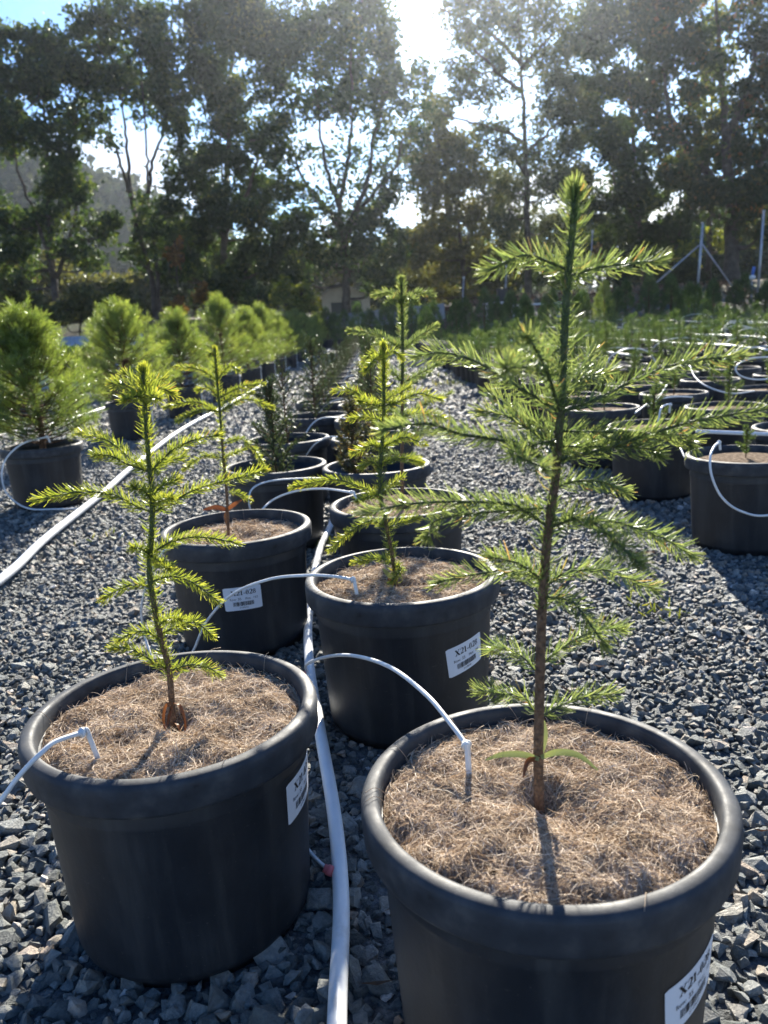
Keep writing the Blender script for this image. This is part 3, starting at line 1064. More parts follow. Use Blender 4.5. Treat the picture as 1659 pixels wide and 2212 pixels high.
def sapling(label, Y, trunk, r0, r1, needle_from, branches, L, w, mat, dens, trunk_dens, base_z, green_from=0.5, group='young conifer saplings in the near pots'):
    tp = [np.array(at(u, v, Y)) for u, v in trunk]
    tp[0][2] = base_z
    t = thing('conifer_sapling', label, 'sapling', Vector(tp[0]), group)
    o0 = np.array(tp[0])
    C = spline([p_ - o0 for p_ in tp], 7)
    mb = MB()
    k = len(C)
    zz = np.linspace(0, 1, k)
    rr = r0 * (1 - zz) + r1 * zz
    rr = rr * (1 + 0.05 * np.sin(np.arange(k) * 2.1))
    tube(mb, C, rr, 12, t=np.repeat(np.clip((zz - green_from) * 1.2 + .5, 0, 1), 12))
    tr = mb.build('trunk', M['stem'], t)
    i0 = int(k * needle_from)
    mb = MB()
    needles_on(mb, C[i0:], trunk_dens, L * 1.12, w, spread=0.10, tipn=60, up=.42, fwd=.35)
    needles_on(mb, C[i0:], trunk_dens * 1.5, L * .62, w, spread=0.62, tipn=0, up=.25, fwd=.45)
    needles_on(mb, C[-9:], trunk_dens * 1.9, L * 1.08, w, spread=0.40, tipn=60, up=.45, fwd=.3)
    tag(mb.build('needles', M[mat], tr), kind='stuff')
    for br in branches:
        pts, dY = br[0], br[1]
        th = br[2] if len(br) > 2 else 1.0
        Pb = px_line(pts, Y, dY)
        # root the branch on the trunk's centre line
        dist = np.linalg.norm((C + o0) - Pb[0], axis=1)
        Pb[0] = (C + o0)[dist.argmin()]
        Cb = spline([p_ - o0 for p_ in Pb], 8)
        mb = MB()
        ln = np.linalg.norm(np.diff(Cb, axis=0), axis=1).sum()
        tube(mb, Cb, np.linspace(max(.0016, .0085 * ln) * th, .0011, len(Cb)), 7, t=np.repeat(np.linspace(.62, 1, len(Cb)), 7))
        bo = mb.build('branch', M['stem'], t)
        mb = MB()
        needles_on(mb, Cb, dens, L, w, base_skip=0.05)
        tag(mb.build('needles', M[mat], bo), kind='stuff')
    return t, o0


# tallest, front right
sap1, o1 = sapling(
    'tall deep green conifer sapling with long drooping branches, in the front pot', 0.835,
    [(1165, 1745), (1163, 1640), (1166, 1480), (1170, 1340), (1177, 1224), (1187, 1124), (1201, 1024), (1209, 912), (1217, 752), (1223, 650), (1230, 560), (1238, 480), (1242, 415)],
    0.0062, 0.0034, 0.27,
    [
        ([(1230, 590), (1185, 566), (1130, 552), (1052, 586)], -.03),
        ([(1229, 598), (1290, 578), (1350, 570), (1428, 562)], .02),
        ([(1228, 604), (1250, 592), (1275, 575)], .10),
        ([(1227, 600), (1200, 582), (1172, 560)], .11),
        ([(1211, 880), (1120, 835), (1030, 782), (960, 762), (905, 768)], .05, 1.2),
        ([(1209, 890), (1290, 862), (1390, 812), (1490, 780), (1598, 768)], .02, 1.2),
        ([(1206, 900), (1188, 820), (1162, 762), (1138, 728)], -.16, 1.1),
        ([(1150, 748), (1115, 790), (1092, 792)], -.17, .8),
        ([(1212, 870), (1250, 800), (1283, 756)], .10),
        ([(1212, 862), (1262, 815), (1322, 798)], .14),
        ([(1203, 960), (1140, 925), (1085, 895), (1036, 888)], .03),
        ([(1203, 945), (1120, 890), (1060, 850)], .10),
        ([(1204, 1000), (1310, 968), (1420, 932), (1520, 905), (1672, 882)], -.05, 1.3),
        ([(1352, 958), (1390, 968), (1424, 984)], -.04, .8),
        ([(1440, 926), (1470, 940), (1492, 966)], -.04, .8),
        ([(1201, 1010), (1110, 958), (1000, 938), (920, 915), (832, 928)], -.10, 1.2),
        ([(1085, 950), (1110, 975), (1175, 1010)], -.13, .8),
        ([(1203, 985), (1240, 960), (1302, 952)], .08),
        ([(1193, 1050), (1240, 1040), (1300, 1040), (1348, 1062)], .02),
        ([(1184, 1140), (1110, 1092), (1010, 1084), (890, 1088), (785, 1108)], -.05, 1.2),
        ([(1010, 1086), (960, 1118), (922, 1162)], -.06, .8),
        ([(1186, 1130), (1260, 1118), (1340, 1130), (1420, 1156), (1494, 1198)], .02, 1.1),
        ([(1185, 1132), (1260, 1120), (1320, 1160), (1385, 1222)], -.20, 1.1),
        ([(1176, 1262), (1110, 1232), (1030, 1240), (945, 1257)], .03),
        ([(1176, 1250), (1120, 1218), (1060, 1204)], -.05),
        ([(1175, 1270), (1220, 1238), (1290, 1230), (1330, 1238), (1412, 1272)], .04),
        ([(1174, 1280), (1235, 1300), (1272, 1345), (1306, 1392)], -.06),
        ([(1169, 1440), (1220, 1395), (1290, 1360), (1345, 1358)], .05),
        ([(1167, 1560), (1130, 1505), (1085, 1498), (1036, 1492)], .05),
        ([(1167, 1560), (1215, 1522), (1270, 1502), (1322, 1500)], .04),
        ([(1168, 1450), (1130, 1420), (1080, 1398), (1060, 1402)], .08),
    ], 0.0230, 0.0012, 'needle_deep', 1850, 1200, 0.305, 0.53)

sap2, o2 = sapling(
    'bright lime green conifer sapling with dry orange leaves at its foot', 1.100,
    [(376, 1592), (370, 1500), (364, 1440), (348, 1380), (334, 1310), (323, 1235), (328, 1150), (329, 1090), (324, 1020), (318, 950), (313, 868), (309, 800)],
    0.0050, 0.0030, 0.13,
    [
        ([(312, 850), (280, 832), (240, 828)], .02),
        ([(313, 850), (345, 838), (374, 850)], .0),
        ([(312, 846), (298, 826), (272, 806)], .05),
        ([(312, 846), (330, 826), (352, 818)], .05),
        ([(313, 858), (320, 852), (345, 862)], -.07),
        ([(313, 858), (296, 856), (268, 862)], -.06),
        ([(322, 1020), (275, 985), (230, 950), (174, 936)], .03, 1.1),
        ([(322, 1022), (270, 1000), (240, 985), (205, 982)], -.06),
        ([(323, 1022), (370, 975), (420, 950), (470, 940)], .02, 1.1),
        ([(323, 1026), (352, 1000), (398, 985)], .10),
        ([(328, 1105), (288, 1090), (240, 1068), (170, 1062), (78, 1080)], -.03, 1.1),
        ([(328, 1110), (370, 1085), (430, 1054), (500, 1036), (570, 1016)], .05, 1.1),
        ([(328, 1070), (352, 1048), (384, 1034)], .05),
        ([(327, 1078), (312, 1060), (288, 1052)], -.06),
        ([(328, 1090), (350, 1080), (372, 1076)], -.08),
        ([(326, 1195), (370, 1170), (430, 1160), (510, 1172)], -.02),
        ([(325, 1195), (305, 1185), (288, 1184)], -.04),
        ([(324, 1200), (345, 1215), (366, 1228)], -.07),
        ([(327, 1262), (370, 1245), (415, 1258), (470, 1298)], -.02),
        ([(327, 1270), (290, 1262), (255, 1274), (226, 1292)], -.01),
        ([(345, 1350), (365, 1336), (392, 1338)], -.06),
        ([(348, 1372), (390, 1350), (425, 1345), (457, 1372)], .0),
        ([(348, 1385), (320, 1365), (285, 1368), (256, 1384)], .0),
        ([(364, 1445), (325, 1425), (285, 1402), (245, 1400)], -.02),
        ([(366, 1448), (410, 1436), (445, 1440), (476, 1458)], .01),
    ], 0.0170, 0.00115, 'needle', 2700, 1500, 0.295, 0.35)

sap3, o3 = sapling(
    'lime green conifer sapling with a long low branch, in the pot with the tilted sticker', 1.690,
    [(857, 1262), (849, 1210), (834, 1130), (821, 1060), (824, 980), (829, 900), (829, 820), (829, 748)],
    0.0048, 0.0032, 0.05,
    [
        ([(829, 770), (805, 762), (785, 782)], -.02),
        ([(829, 770), (850, 758), (868, 772)], .0),
        ([(829, 778), (815, 772), (790, 800)], -.1),
        ([(829, 880), (790, 862), (755, 840), (725, 845)], .02),
        ([(829, 872), (865, 866), (905, 850), (950, 862)], .0),
        ([(829, 870), (855, 850), (884, 834)], .12),
        ([(829, 880), (800, 872), (776, 866)], -.12),
        ([(828, 915), (795, 900), (758, 905)], .02),
        ([(828, 915), (870, 900), (915, 892), (958, 902)], .05),
        ([(824, 970), (800, 962), (762, 978)], .0),
        ([(824, 968), (870, 945), (915, 958)], -.04),
        ([(824, 965), (850, 950), (882, 946)], .1),
        ([(823, 1010), (805, 998), (782, 1008)], .0),
        ([(823, 1005), (860, 990), (908, 998)], .0),
        ([(821, 1068), (775, 1050), (720, 1036), (634, 1052)], -.02, 1.1),
        ([(821, 1068), (800, 1072), (772, 1082)], -.1),
        ([(821, 1068), (842, 1050), (868, 1030)], .05),
        ([(834, 1140), (800, 1125), (755, 1150), (714, 1188)], -.02),
        ([(836, 1145), (865, 1128), (902, 1120)], .0),
        ([(850, 1222), (820, 1205), (766, 1215)], .02),
        ([(852, 1225), (866, 1228), (846, 1256)], -.05),
    ], 0.0185, 0.0014, 'needle', 2500, 1400, 0.300, 0.3)

sap4, o4 = sapling(
    'slender sapling with yellow leaves at its base, in the pot with the front facing sticker', 2.225,
    [(493, 1166), (491, 1090), (487, 1030), (481, 970), (475, 890), (469, 820), (464, 755)],
    0.0046, 0.0030, 0.28,
    [
        ([(468, 818), (430, 798), (382, 792)], .0),
        ([(468, 816), (495, 792), (518, 800)], .0),
        ([(466, 775), (458, 762), (452, 768)], -.02),
        ([(471, 856), (448, 836), (426, 842)], .0),
        ([(472, 856), (520, 836), (568, 828)], .03),
        ([(474, 886), (420, 868), (356, 880)], .0),
        ([(474, 888), (430, 886), (384, 910)], -.08),
        ([(475, 888), (530, 862), (588, 880)], .0),
        ([(474, 880), (505, 855), (545, 848)], .1),
        ([(483, 990), (440, 985), (397, 1014)], .0),
        ([(483, 960), (518, 948), (552, 974), (568, 1004)], .02),
        ([(484, 992), (505, 980), (527, 970)], .0),
        ([(488, 1062), (515, 1066), (540, 1080)], .0),
    ], 0.0165, 0.0015, 'needle', 2400, 1100, 0.295, 0.55)

sap5, o5 = sapling(
    'upright dark stemmed sapling, second tallest, in the mulch pot behind the tilted sticker pot', 2.416,
    [(868, 1068), (868, 1000), (869, 930), (869, 840), (870, 756), (869, 690), (867, 605)],
    0.0060, 0.0036, 0.30,
    [
        ([(868, 655), (840, 632), (810, 638)], .0),
        ([(869, 655), (900, 632), (935, 636)], .0),
        ([(869, 655), (880, 640), (900, 655)], -.1),
        ([(869, 655), (850, 646), (835, 655)], -.1),
        ([(870, 752), (815, 722), (755, 714)], .0),
        ([(870, 752), (905, 726), (942, 704)], .0),
        ([(870, 750), (840, 736), (812, 742)], .12),
        ([(870, 752), (890, 740), (915, 720)], .14),
        ([(869, 825), (845, 800), (828, 790)], .0),
        ([(869, 830), (920, 800), (958, 778)], .0),
        ([(869, 835), (905, 815), (930, 802)], .14),
        ([(869, 905), (920, 870), (972, 850)], .05),
        ([(869, 900), (845, 885), (815, 888)], .05),
        ([(869, 960), (900, 940), (940, 935)], .05),
        ([(869, 1000), (890, 985), (910, 1002)], .0),
        ([(869, 985), (845, 980), (820, 992)], .0),
    ], 0.0215, 0.0017, 'needle_deep', 2100, 1200, 0.312, 0.5)


def strap(mb, pts, Y, o, w, dY=0.0, twist=0.3, r=None, lift=0.0):
    """one broad leaf along survey points"""
    P = spline([np.array(at(u, v, Y + dY * i / max(1, len(pts) - 1))) - o for i, (u, v) in enumerate(pts)], 6)
    k = len(P)
    T = unit(np.gradient(P, axis=0))
    S = unit(np.cross(T, np.array([twist, -0.75, .35])))
    W = w * np.sin(np.linspace(.18, .97, k) * PI) ** .7
    mid = P - np.cross(S, T) * (W * .25)[:, None]
    V = np.stack([P + S * W[:, None], mid, P - S * W[:, None]], 1).reshape(-1, 3)
    b = np.arange(k - 1)[:, None] * 3
    mb.add(V, np.concatenate([np.hstack([b, b + 1, b + 4, b + 3]), np.hstack([b + 1, b + 2, b + 5, b + 4])]), np.repeat(np.linspace(0, 1, k), 3), RNG.random() if r is None else r)


def leaf_part(parent, pts, Y, o, w, mat, dY=0.0, twist=.3, label=None):
    mb = MB()
    strap(mb, pts, Y, o, w, dY, twist)
    q = mb.build('leaf', M[mat], parent)
    if label:
        q['label'] = label


leaf_part(sap1, [(1165, 1640), (1130, 1630), (1085, 1630), (1048, 1642)], .825, o1, .0036, 'broadleaf', -.02, label='pale green leaf with a brown tip')
leaf_part(sap1, [(1168, 1636), (1205, 1625), (1250, 1632), (1292, 1664)], .825, o1, .0038, 'broadleaf', -.02)
leaf_part(sap1, [(1170, 1630), (1178, 1590), (1176, 1556)], .85, o1, .0035, 'broadleaf', .02)
leaf_part(sap1, [(1160, 1640), (1140, 1645), (1130, 1680)], .825, o1, .0032, 'dryleaf', -.03, label='withered brown leaf')
for pts, dy in (([(371, 1520), (358, 1526), (353, 1556), (362, 1588)], -.012), ([(374, 1518), (388, 1524), (399, 1556), (401, 1592)], -.02), ([(373, 1526), (366, 1545), (360, 1572)], -.03), ([(375, 1560), (384, 1566), (392, 1584)], -.012)):
    leaf_part(sap2, pts, 1.095, o2, .0034, 'dryleaf', dy, 1.6, 'dry orange leaf')
leaf_part(sap3, [(852, 1252), (838, 1240), (826, 1228)], 1.68, o3, .006, 'broadleaf', -.03)
leaf_part(sap3, [(852, 1258), (846, 1256), (838, 1250)], 1.67, o3, .005, 'dryleaf', -.03)
leaf_part(sap4, [(492, 1102), (465, 1096), (438, 1102)], 2.22, o4, .007, 'dryleaf', -.03, label='yellow leaf')
leaf_part(sap4, [(492, 1100), (505, 1090), (522, 1080)], 2.22, o4, .006, 'dryleaf', -.03, label='yellow leaf')
leaf_part(sap4, [(490, 1105), (488, 1115), (489, 1135)], 2.215, o4, .005, 'dryleaf', -.01)

# ------------------------------------------------------------------ left row of bushy pines
def pine_mesh(seed, Hc=0.92, R=0.33, branchlets=80, sub=9, per=17, L=0.040):
    rr = np.random.default_rng(seed)
    nb = branchlets
    t = np.sort(rr.random(nb) ** 0.9)
    prof = np.interp(t, [0, .12, .3, .5, .72, .9, 1], [.82, 1.0, .97, .80, .54, .28, .06]) * R * (0.72 + 0.36 * rr.random(nb))
    a = np.arange(nb) * 2.399 + rr.normal(size=nb) * .25
    mbt = MB()
    tube(mbt, spline([(0, 0, -.03), (.012, .0, .2), (-.008, .01, .5), (0, 0, Hc * .97)], 5), np.linspace(.018, .003, 16), 9)
    base, out, tone = [], [], []
    for k in range(nb):
        z0 = .015 + t[k] * Hc * .88
        d = np.array([math.cos(a[k]), math.sin(a[k]), 0])
        rise = .06 + .10 * rr.random() + .08 * t[k]
        tip = d * prof[k] + np.array([0, 0, z0 + rise])
        C = spline([np.array([0, 0, z0]), d * prof[k] * .5 + np.array([0, 0, z0 + rise * .3]), tip], 4)
        tube(mbt, C, np.linspace(.0048, .0014, len(C)), 5, caps=False)
        tn = np.clip(.42 + .28 * rr.normal(), 0, 1)
        for j in range(sub):
            f = .35 + .65 * rr.random() if j else 1.0
            p = np.array([np.interp(f, np.linspace(0, 1, len(C)), C[:, q]) for q in range(3)])
            o_ = unit(d * (1 - .6 * t[k]) + np.array([0, 0, .65 + .5 * t[k]]) + rr.normal(size=3) * .45)
            base.append(p + o_ * .02)
            out.append(o_)
            tone.append(tn + .12 * rr.normal())
    for j in range(16):
        base.append(np.array([rr.normal() * .015, rr.normal() * .015, Hc * (.88 + .14 * j / 16)]))
        out.append(unit(np.array([rr.normal() * .3, rr.normal() * .3, 1.0])))
        tone.append(.6)
    base, out, tone = np.array(base), np.array(out), np.array(tone)
    mb = MB()
    B = np.repeat(base, per, 0)
    T = np.repeat(out, per, 0)
    n = len(B)
    s_ = rr.random((n, 1))
    B = B + T * (s_ - .3) * .06
    rad = unit(np.cross(T, rr.normal(size=(n, 3))))
    aa = .45 + .7 * s_[:, 0]
    D = rad * np.cos(aa)[:, None] + T * np.sin(aa)[:, None]
    col = np.clip(np.repeat(tone, per) * .8 + .2 * rr.random(n), 0, 1)
    blades(mb, B, D, np.array([0, 0, .12]) + T * .25, L * (.7 + .5 * rr.random(n)), .0019, col, solid=False)
    m_ = 70
    th = rr.random(m_) * 2 * PI
    bz = Hc * (.90 + .14 * rr.random(m_))
    blades(mb, np.stack([.02 * np.cos(th), .02 * np.sin(th), bz], 1), np.stack([np.cos(th) * .6, np.sin(th) * .6, np.ones(m_)], 1), np.array([0, 0, .1]), .10, .0016, solid=False)
    return mb.mesh('foliage', M['pine']), mbt.mesh('trunk', M['bark'])


PINES = [pine_mesh(41, .80, .33, 170, 11, 20), pine_mesh(42, .92, .42, 170, 11, 18), pine_mesh(43, .80, .40, 160, 11, 18), pine_mesh(44, .98, .40, 160, 11, 18)]
SOIL_M = None


def soil_mesh(r=.188, z=.30):
    mb = MB()
    prof = [(0.0005, z + .012), (r * .4, z + .010), (r * .75, z + .003), (r, z - .004)]
    lathe(mb, prof, 24)
    return mb.mesh('soil', M['soil'])


SOIL_M = soil_mesh()
SOIL_LOW = soil_mesh(.180, .22)
mb = MB()
lathe(mb, [(0.0005, .330), (.08, .328), (.15, .326), (.191, .318)], 28)
SOIL_MULCH = mb.mesh('soil', M['mulch'])
mb = MB()
tube(mb, [(0, 0, -.05), (0, 0, .2), (0, 0, .40)], .006, 6)
RISER = mb.mesh('riser_tube', M['tube'])

row = [(-1.87, 4.40, 0, 1.00), (-2.22, 7.20, 1, 1.0), (-2.12, 8.85, 2, 1.0), (-1.98, 10.6, 3, 1.06), (-1.98, 12.6, 2, 1.10), (-1.98, 14.4, 3, 1.06), (-1.98, 16.2, 1, 1.05), (-1.98, 18.6, 2, 1.12), (-1.98, 21.0, 3, 1.08), (-2.0, 23.6, 1, 1.1), (-2.02, 26.4, 2, 1.1), (-2.05, 29.5, 3, 1.1)]
pl = ['nearest bushy pine of the row along the pipe, loose needles at its top',
      'broad bushy pine standing second in the row along the pipe',
      'shorter rounded bushy pine standing third in the row along the pipe',
      'tall pointed bushy pine standing fourth in the row, before an orange bush',
      'bushy pine standing fifth in the row along the pipe',
      'bushy pine standing sixth in the row along the pipe']
for k, (x, y, v, s) in enumerate(row):
    z = hz(x, y)
    lab = pl[k] if k < 6 else 'bushy pine standing %s in the row along the pipe, counted from the front' % ORD[k]
    t = thing('bushy_pine', lab, 'pine', (x, y, z + .305), 'bushy pines along the long white pipe', rotz=k * 1.9)
    link('foliage', PINES[v][0], t)
    link('trunk', PINES[v][1], t)
    t.scale = (s * 1.04, s * 1.04, s * (.84 if k == 0 else .92))
    pt = make_pot(x, y, ['black pot of the nearest bushy pine, a thin tube curling around it', 'black pot under the second bushy pine of the row', 'black pot under the third bushy pine of the row', 'black pot under the fourth bushy pine of the row'][k] if k < 4 else 'black pot under the %s bushy pine of the row' % ORD[k], 'pots of the bushy pine row', z, k * .7, k < 1)
    link('soil', SOIL_M, pt)
    if k in (1, 2, 3, 4, 5, 6, 7, 8):
        tag(link('riser_tube', RISER, None, (x + .205, y - .06, z)), 'thin white upright tube against the pot of the %s bushy pine' % ORD[k], 'tube', 'white riser tubes in the pine row')
# a second rank of plants further left, mostly hidden
for k, (x, y, v) in enumerate([(-4.3, 9.5, 2), (-4.0, 12.2, 1), (-5.2, 8.2, 3)]):
    z = hz(x, y)
    t = thing('bushy_pine', ['largely hidden bushy pine set back behind the second pine of the row', 'largely hidden bushy pine set back farthest behind the row', 'bushy pine set back at the edge beside the nearest pine'][k], 'pine', (x, y, z + .305), 'bushy pines set back behind the row', rotz=k)
    link('foliage', PINES[v][0], t)
    link('trunk', PINES[v][1], t)
    pt = make_pot(x, y, ['black pot set back behind the second pine of the row', 'black pot set back farthest behind the pine row', 'black pot set back at the edge beside the nearest pine'][k], 'pots set back behind the pine row', z, 0, False)
    link('soil', SOIL_M, pt)

# ------------------------------------------------------------------ middle double row of dark shrubs
def shrub_mesh(seed, Hs=.44, R=.11, n=1500, mat='yew', thin=1.0):
    rr = np.random.default_rng(seed)
    mbt = MB()
    tube(mbt, spline([(0, 0, -.06), (.006, 0, Hs * .5), (0, .004, Hs * .97)], 5), np.linspace(.007, .0015, 11), 7)
    mb = MB()
    nb = 46
    for k in range(nb):
        t = (k + .5) / nb
        a_ = k * 2.399 + rr.normal() * .3
        r1 = R * np.interp(t, [0, .15, .45, .8, 1], [.7, 1, .9, .45, .12]) * (.65 + .5 * rr.random())
        p0 = np.array([0, 0, Hs * (.04 + .9 * t)])
        p2 = p0 + np.array([math.cos(a_) * r1, math.sin(a_) * r1, .05 + .05 * rr.random()])
        C = spline([p0, (p0 + p2) / 2 + np.array([0, 0, -.01]), p2], 4)
        tube(mbt, C, np.linspace(.0028, .001, len(C)), 5, caps=False)
        m_ = int(n / nb)
        s = rr.random(m_) ** .7
        P = np.stack([np.interp(s, np.linspace(0, 1, len(C)), C[:, q]) for q in range(3)], 1)
        blades(mb, P, unit(rr.normal(size=(m_, 3)) + np.array([math.cos(a_), math.sin(a_), .8]) * .5), np.array([0, 0, .2]), .016 + .01 * rr.random(m_), .0034, np.clip(.45 + .3 * rr.normal(size=m_), 0, 1), solid=False)
    return mb.mesh('foliage', M[mat]), mbt.mesh('trunk', M['bark'])


SHR = [shrub_mesh(61, .42, .10, 2600), shrub_mesh(62, .48, .14, 900), shrub_mesh(63, .46, .12, 1600), shrub_mesh(64, .36, .10, 2400, 'yew_rust'), shrub_mesh(65, .52, .13, 1800)]
mids = [  # x, y, shrub, soil low, label stem
    (-.44, 3.26, 0, True, 'dense dark shrub in the wide black pot with a looping tube'),
    (-.47, 4.06, 1, True, 'thin twiggy dark shrub in the second pot of the left dark shrub column'),
    (-.40, 5.10, 2, False, 'grey green shrub in the third pot of the left dark shrub column'),
    (-.41, 6.10, 1, False, 'sparse grey shrub in the fourth pot of the left dark shrub column'),
    (-.02, 3.12, 3, True, 'rusty tipped shrub in the open pot behind the second tallest sapling'),
    (-.03, 3.95, 4, False, 'brownish shrub in the second pot of the right dark shrub column'),
    (-.05, 4.75, 2, False, 'dark shrub in the third pot of the right dark shrub column'),
    (-.07, 5.70, 4, False, 'dark shrub in the fourth pot of the right dark shrub column'),
]
y = 7.1
while y < 30:
    mids.append((-.43, y + .1, int(RNG.choice([0, 1, 2, 4])), False, None))
    mids.append((-.08, y + .45, int(RNG.choice([0, 1, 2, 4])), False, None))
    y += 1.0 if y < 14 else 1.6
ncol = [0, 0]
for k, (x, y, v, low, lab) in enumerate(mids):
    side = 0 if x < -.2 else 1
    ncol[side] += 1
    where = '%s from the front in the %s column of the double row' % (ORD[ncol[side] - 1], ('left', 'right')[side])
    z = hz(x, y)
    sx = -.025 if k == 4 else 0.0
    t = thing('shrub', lab or ('small dark shrub ' + where), 'shrub', (x + sx - (.06 if k == 4 else 0), y, z + (.235 if low else .305)), 'dark shrubs in the double row of pots', rotz=k * 2.3)
    link('foliage', SHR[v][0], t)
    link('trunk', SHR[v][1], t)
    s = (.95 + .25 * random.random()) * (1.0 if k < 4 else .9 if k < 8 else .78)
    t.scale = (s, s, s)
    pt = make_pot(x, y, 'black pot ' + where, 'black pots of the dark shrub double row', z, k * .9, k < 5)
    link('soil', SOIL_LOW if low else SOIL_M, pt)

# ------------------------------------------------------------------ block of pots on the right
def seedling_mesh(seed, Hs=.30, R=.045, n=420):
    rr = np.random.default_rng(seed)
    mbt = MB()
    C = spline([(0, 0, -.02), (.006 * rr.normal(), .006 * rr.normal(), Hs * .5), (.01 * rr.normal(), 0, Hs)], 5)
    tube(mbt, C, np.linspace(.0042, .0015, len(C)), 6)
    mb = MB()
    needles_on(mb, C[2:], n / Hs, .032, .0026, spread=.35, tipn=20, up=.3)
    for k in range(7):
        z = Hs * (.3 + .55 * k / 7)
        a_ = rr.random() * 6.28
        ln = R * (1.4 - k / 8) * (.7 + .6 * rr.random())
        p0 = np.array([0, 0, z])
        Cb = spline([p0, p0 + np.array([math.cos(a_) * ln * .6, math.sin(a_) * ln * .6, .012]), p0 + np.array([math.cos(a_) * ln, math.sin(a_) * ln, .03])], 3)
        tube(mbt, Cb, .0015, 4, caps=False)
        needles_on(mb, Cb, n / Hs * .7, .026, .0026, tipn=8)
    return mb.mesh('needles', M['seedling']), mbt.mesh('stem', M['bark'])


SEED = [seedling_mesh(81, .22, .05, 340), seedling_mesh(82, .30, .07, 420), seedling_mesh(83, .36, .08, 460), seedling_mesh(84, .27, .06, 300), seedling_mesh(85, .42, .10, 520)]


def bushy_seedling(seed, Hs, R, n=420):
    rr = np.random.default_rng(seed)
    nb = 42
    t = rr.random(nb) ** .85
    a = rr.random(nb) * 6.283
    r1 = R * np.interp(t, [0, .2, .6, 1], [.6, 1, .65, .1]) * (.6 + .6 * rr.random(nb))
    c = np.stack([r1 * np.cos(a), r1 * np.sin(a), .02 + t * Hs], 1)
    m_ = n // nb
    P = np.repeat(c, m_, 0) + rr.normal(size=(nb * m_, 3)) * .012
    out = np.repeat(np.stack([np.cos(a), np.sin(a), np.full(nb, 1.0)], 1), m_, 0)
    mb = MB()
    blades(mb, P, unit(out + rr.normal(size=P.shape) * .5), np.array([0, 0, .3]), .035 + .02 * rr.random(len(P)), .0042, np.clip(np.repeat(.45 + .3 * rr.normal(size=nb), m_), 0, 1), solid=False)
    mt = MB()
    tube(mt, [(0, 0, -.03), (.004, 0, Hs * .5), (0, 0, Hs)], [.006, .004, .0015], 6)
    return mb.mesh('needles', M['seedling']), mt.mesh('stem', M['bark'])


SEED_FAR = [bushy_seedling(91, .28, .085), bushy_seedling(92, .36, .10), bushy_seedling(93, .22, .09), bushy_seedling(94, .32, .07)]
mb = MB()
lathe(mb, [(.085, 0), (.115, .004), (.119, .02), (.135, .33), (.139, .335), (.141, .345), (.139, .352), (.133, .352), (.130, .343), (.116, .05), (.001, .049)], 22)
SMALL = mb.mesh('wall', M['pot'])
mb = MB()
lathe(mb, [(.001, .322), (.08, .320), (.1285, .314)], 18)
SMALL_SOIL = mb.mesh('soil', M['mulch'])
near_lab = {
    (0, 0): ('wide black pot fronting the right block, a tube looping down its side', 'tiny brown seedling in the block pot with the hanging loop tube'),
    (0, 1): ('black pot behind the loop tube pot, a short white drip tube bent over its rim', 'small thin seedling in the block pot with the bent drip tube'),
    (0, 2): ('third black pot back along the left edge of the right block', 'small seedling in the third edge pot of the right block'),
    (1, 0): ('black pot just right of the bent drip tube pot', 'dark small seedling in the pot just right of the bent drip tube'),
}
block = []
for j, (x, y) in enumerate([(1.345, 2.88), (1.31, 3.78), (1.30, 4.62), (1.32, 5.45)]):
    block.append((x, y, 'B', (0, j)))
for j, (x, y) in enumerate([(1.90, 4.35), (1.93, 5.20), (1.92, 6.0)]):
    block.append((x, y, 'B', (1, j)))
for j, (x, y) in enumerate([(2.52, 5.15), (2.50, 6.0), (2.53, 6.85), (1.86, 3.45), (3.1, 6.1), (3.1, 6.95)]):
    block.append((x, y, 'B', (2, j)))
cand = []
for i in range(46):
    for j in range(44):
        x, y = 1.40 + i * .40 + (.17 if i % 3 == 2 else 0), 6.6 + j * .44 + .2 * (i % 2)
        if x / y > .50 or y > 25.5 or any((x - a) ** 2 + (y - b) ** 2 < .37 ** 2 for a, b, _, _ in block):
            continue
        if i % 6 == 5 and j % 2:      # access lines
            continue
        cand.append((x + RNG.normal() * .025, y + RNG.normal() * .025, 'S', i))
cand.sort(key=lambda q: q[1])
indiv, rest = cand[:196], cand[196:]
lines_ = {}
front_ = 0
for k, (x, y, kind, key) in enumerate(block + indiv):
    z = hz(x, y)
    if kind == 'B':
        front_ += 1
        lb = near_lab.get(key, ('large black pot of the right block, %s of its front pots counted outward' % ORD[front_ - 1], 'small seedling in the %s of the large front pots of the right block' % ORD[front_ - 1]))
        pt = make_pot(x, y, lb[0], 'black pots of the right hand block', z, k, k < 2)
        link('soil', SOIL_MULCH, pt)
        zt = z + .325
    else:
        lines_[key] = lines_.get(key, 0) + 1
        q_ = '%s back in the %s line from the path edge' % (ORD[lines_[key] - 1], ORD[key])
        lb = ('narrow black pot ' + q_, 'small seedling ' + q_)
        pt = thing('nursery_pot', lb[0], 'plant pot', (x, y, z), 'black pots of the right hand block')
        link('wall', SMALL, pt)
        link('soil', SMALL_SOIL, pt)
        POT_SPOTS.append((x, y, .12))
        zt = z + .318
    if kind == 'S' and RNG.random() < .34:
        continue
    src = SEED if kind == 'B' or y < 10 else SEED_FAR
    v = {(0, 0): 0, (0, 1): 0, (1, 0): 1}.get(key, int(RNG.integers(0, len(src))))
    t = thing('seedling', lb[1], 'seedling', (x + RNG.normal() * .01, y + RNG.normal() * .01, zt), 'small seedlings in the right hand block', rotz=k * 1.7)
    link('needles', src[v][0], t)
    link('stem', src[v][1], t)
    s = float(.8 + .5 * RNG.random()) if kind == 'S' else 1.0
    if key == (0, 0):
        s = .55
    t.scale = (s, s, s)
mbp, mbs = MB(), MB()


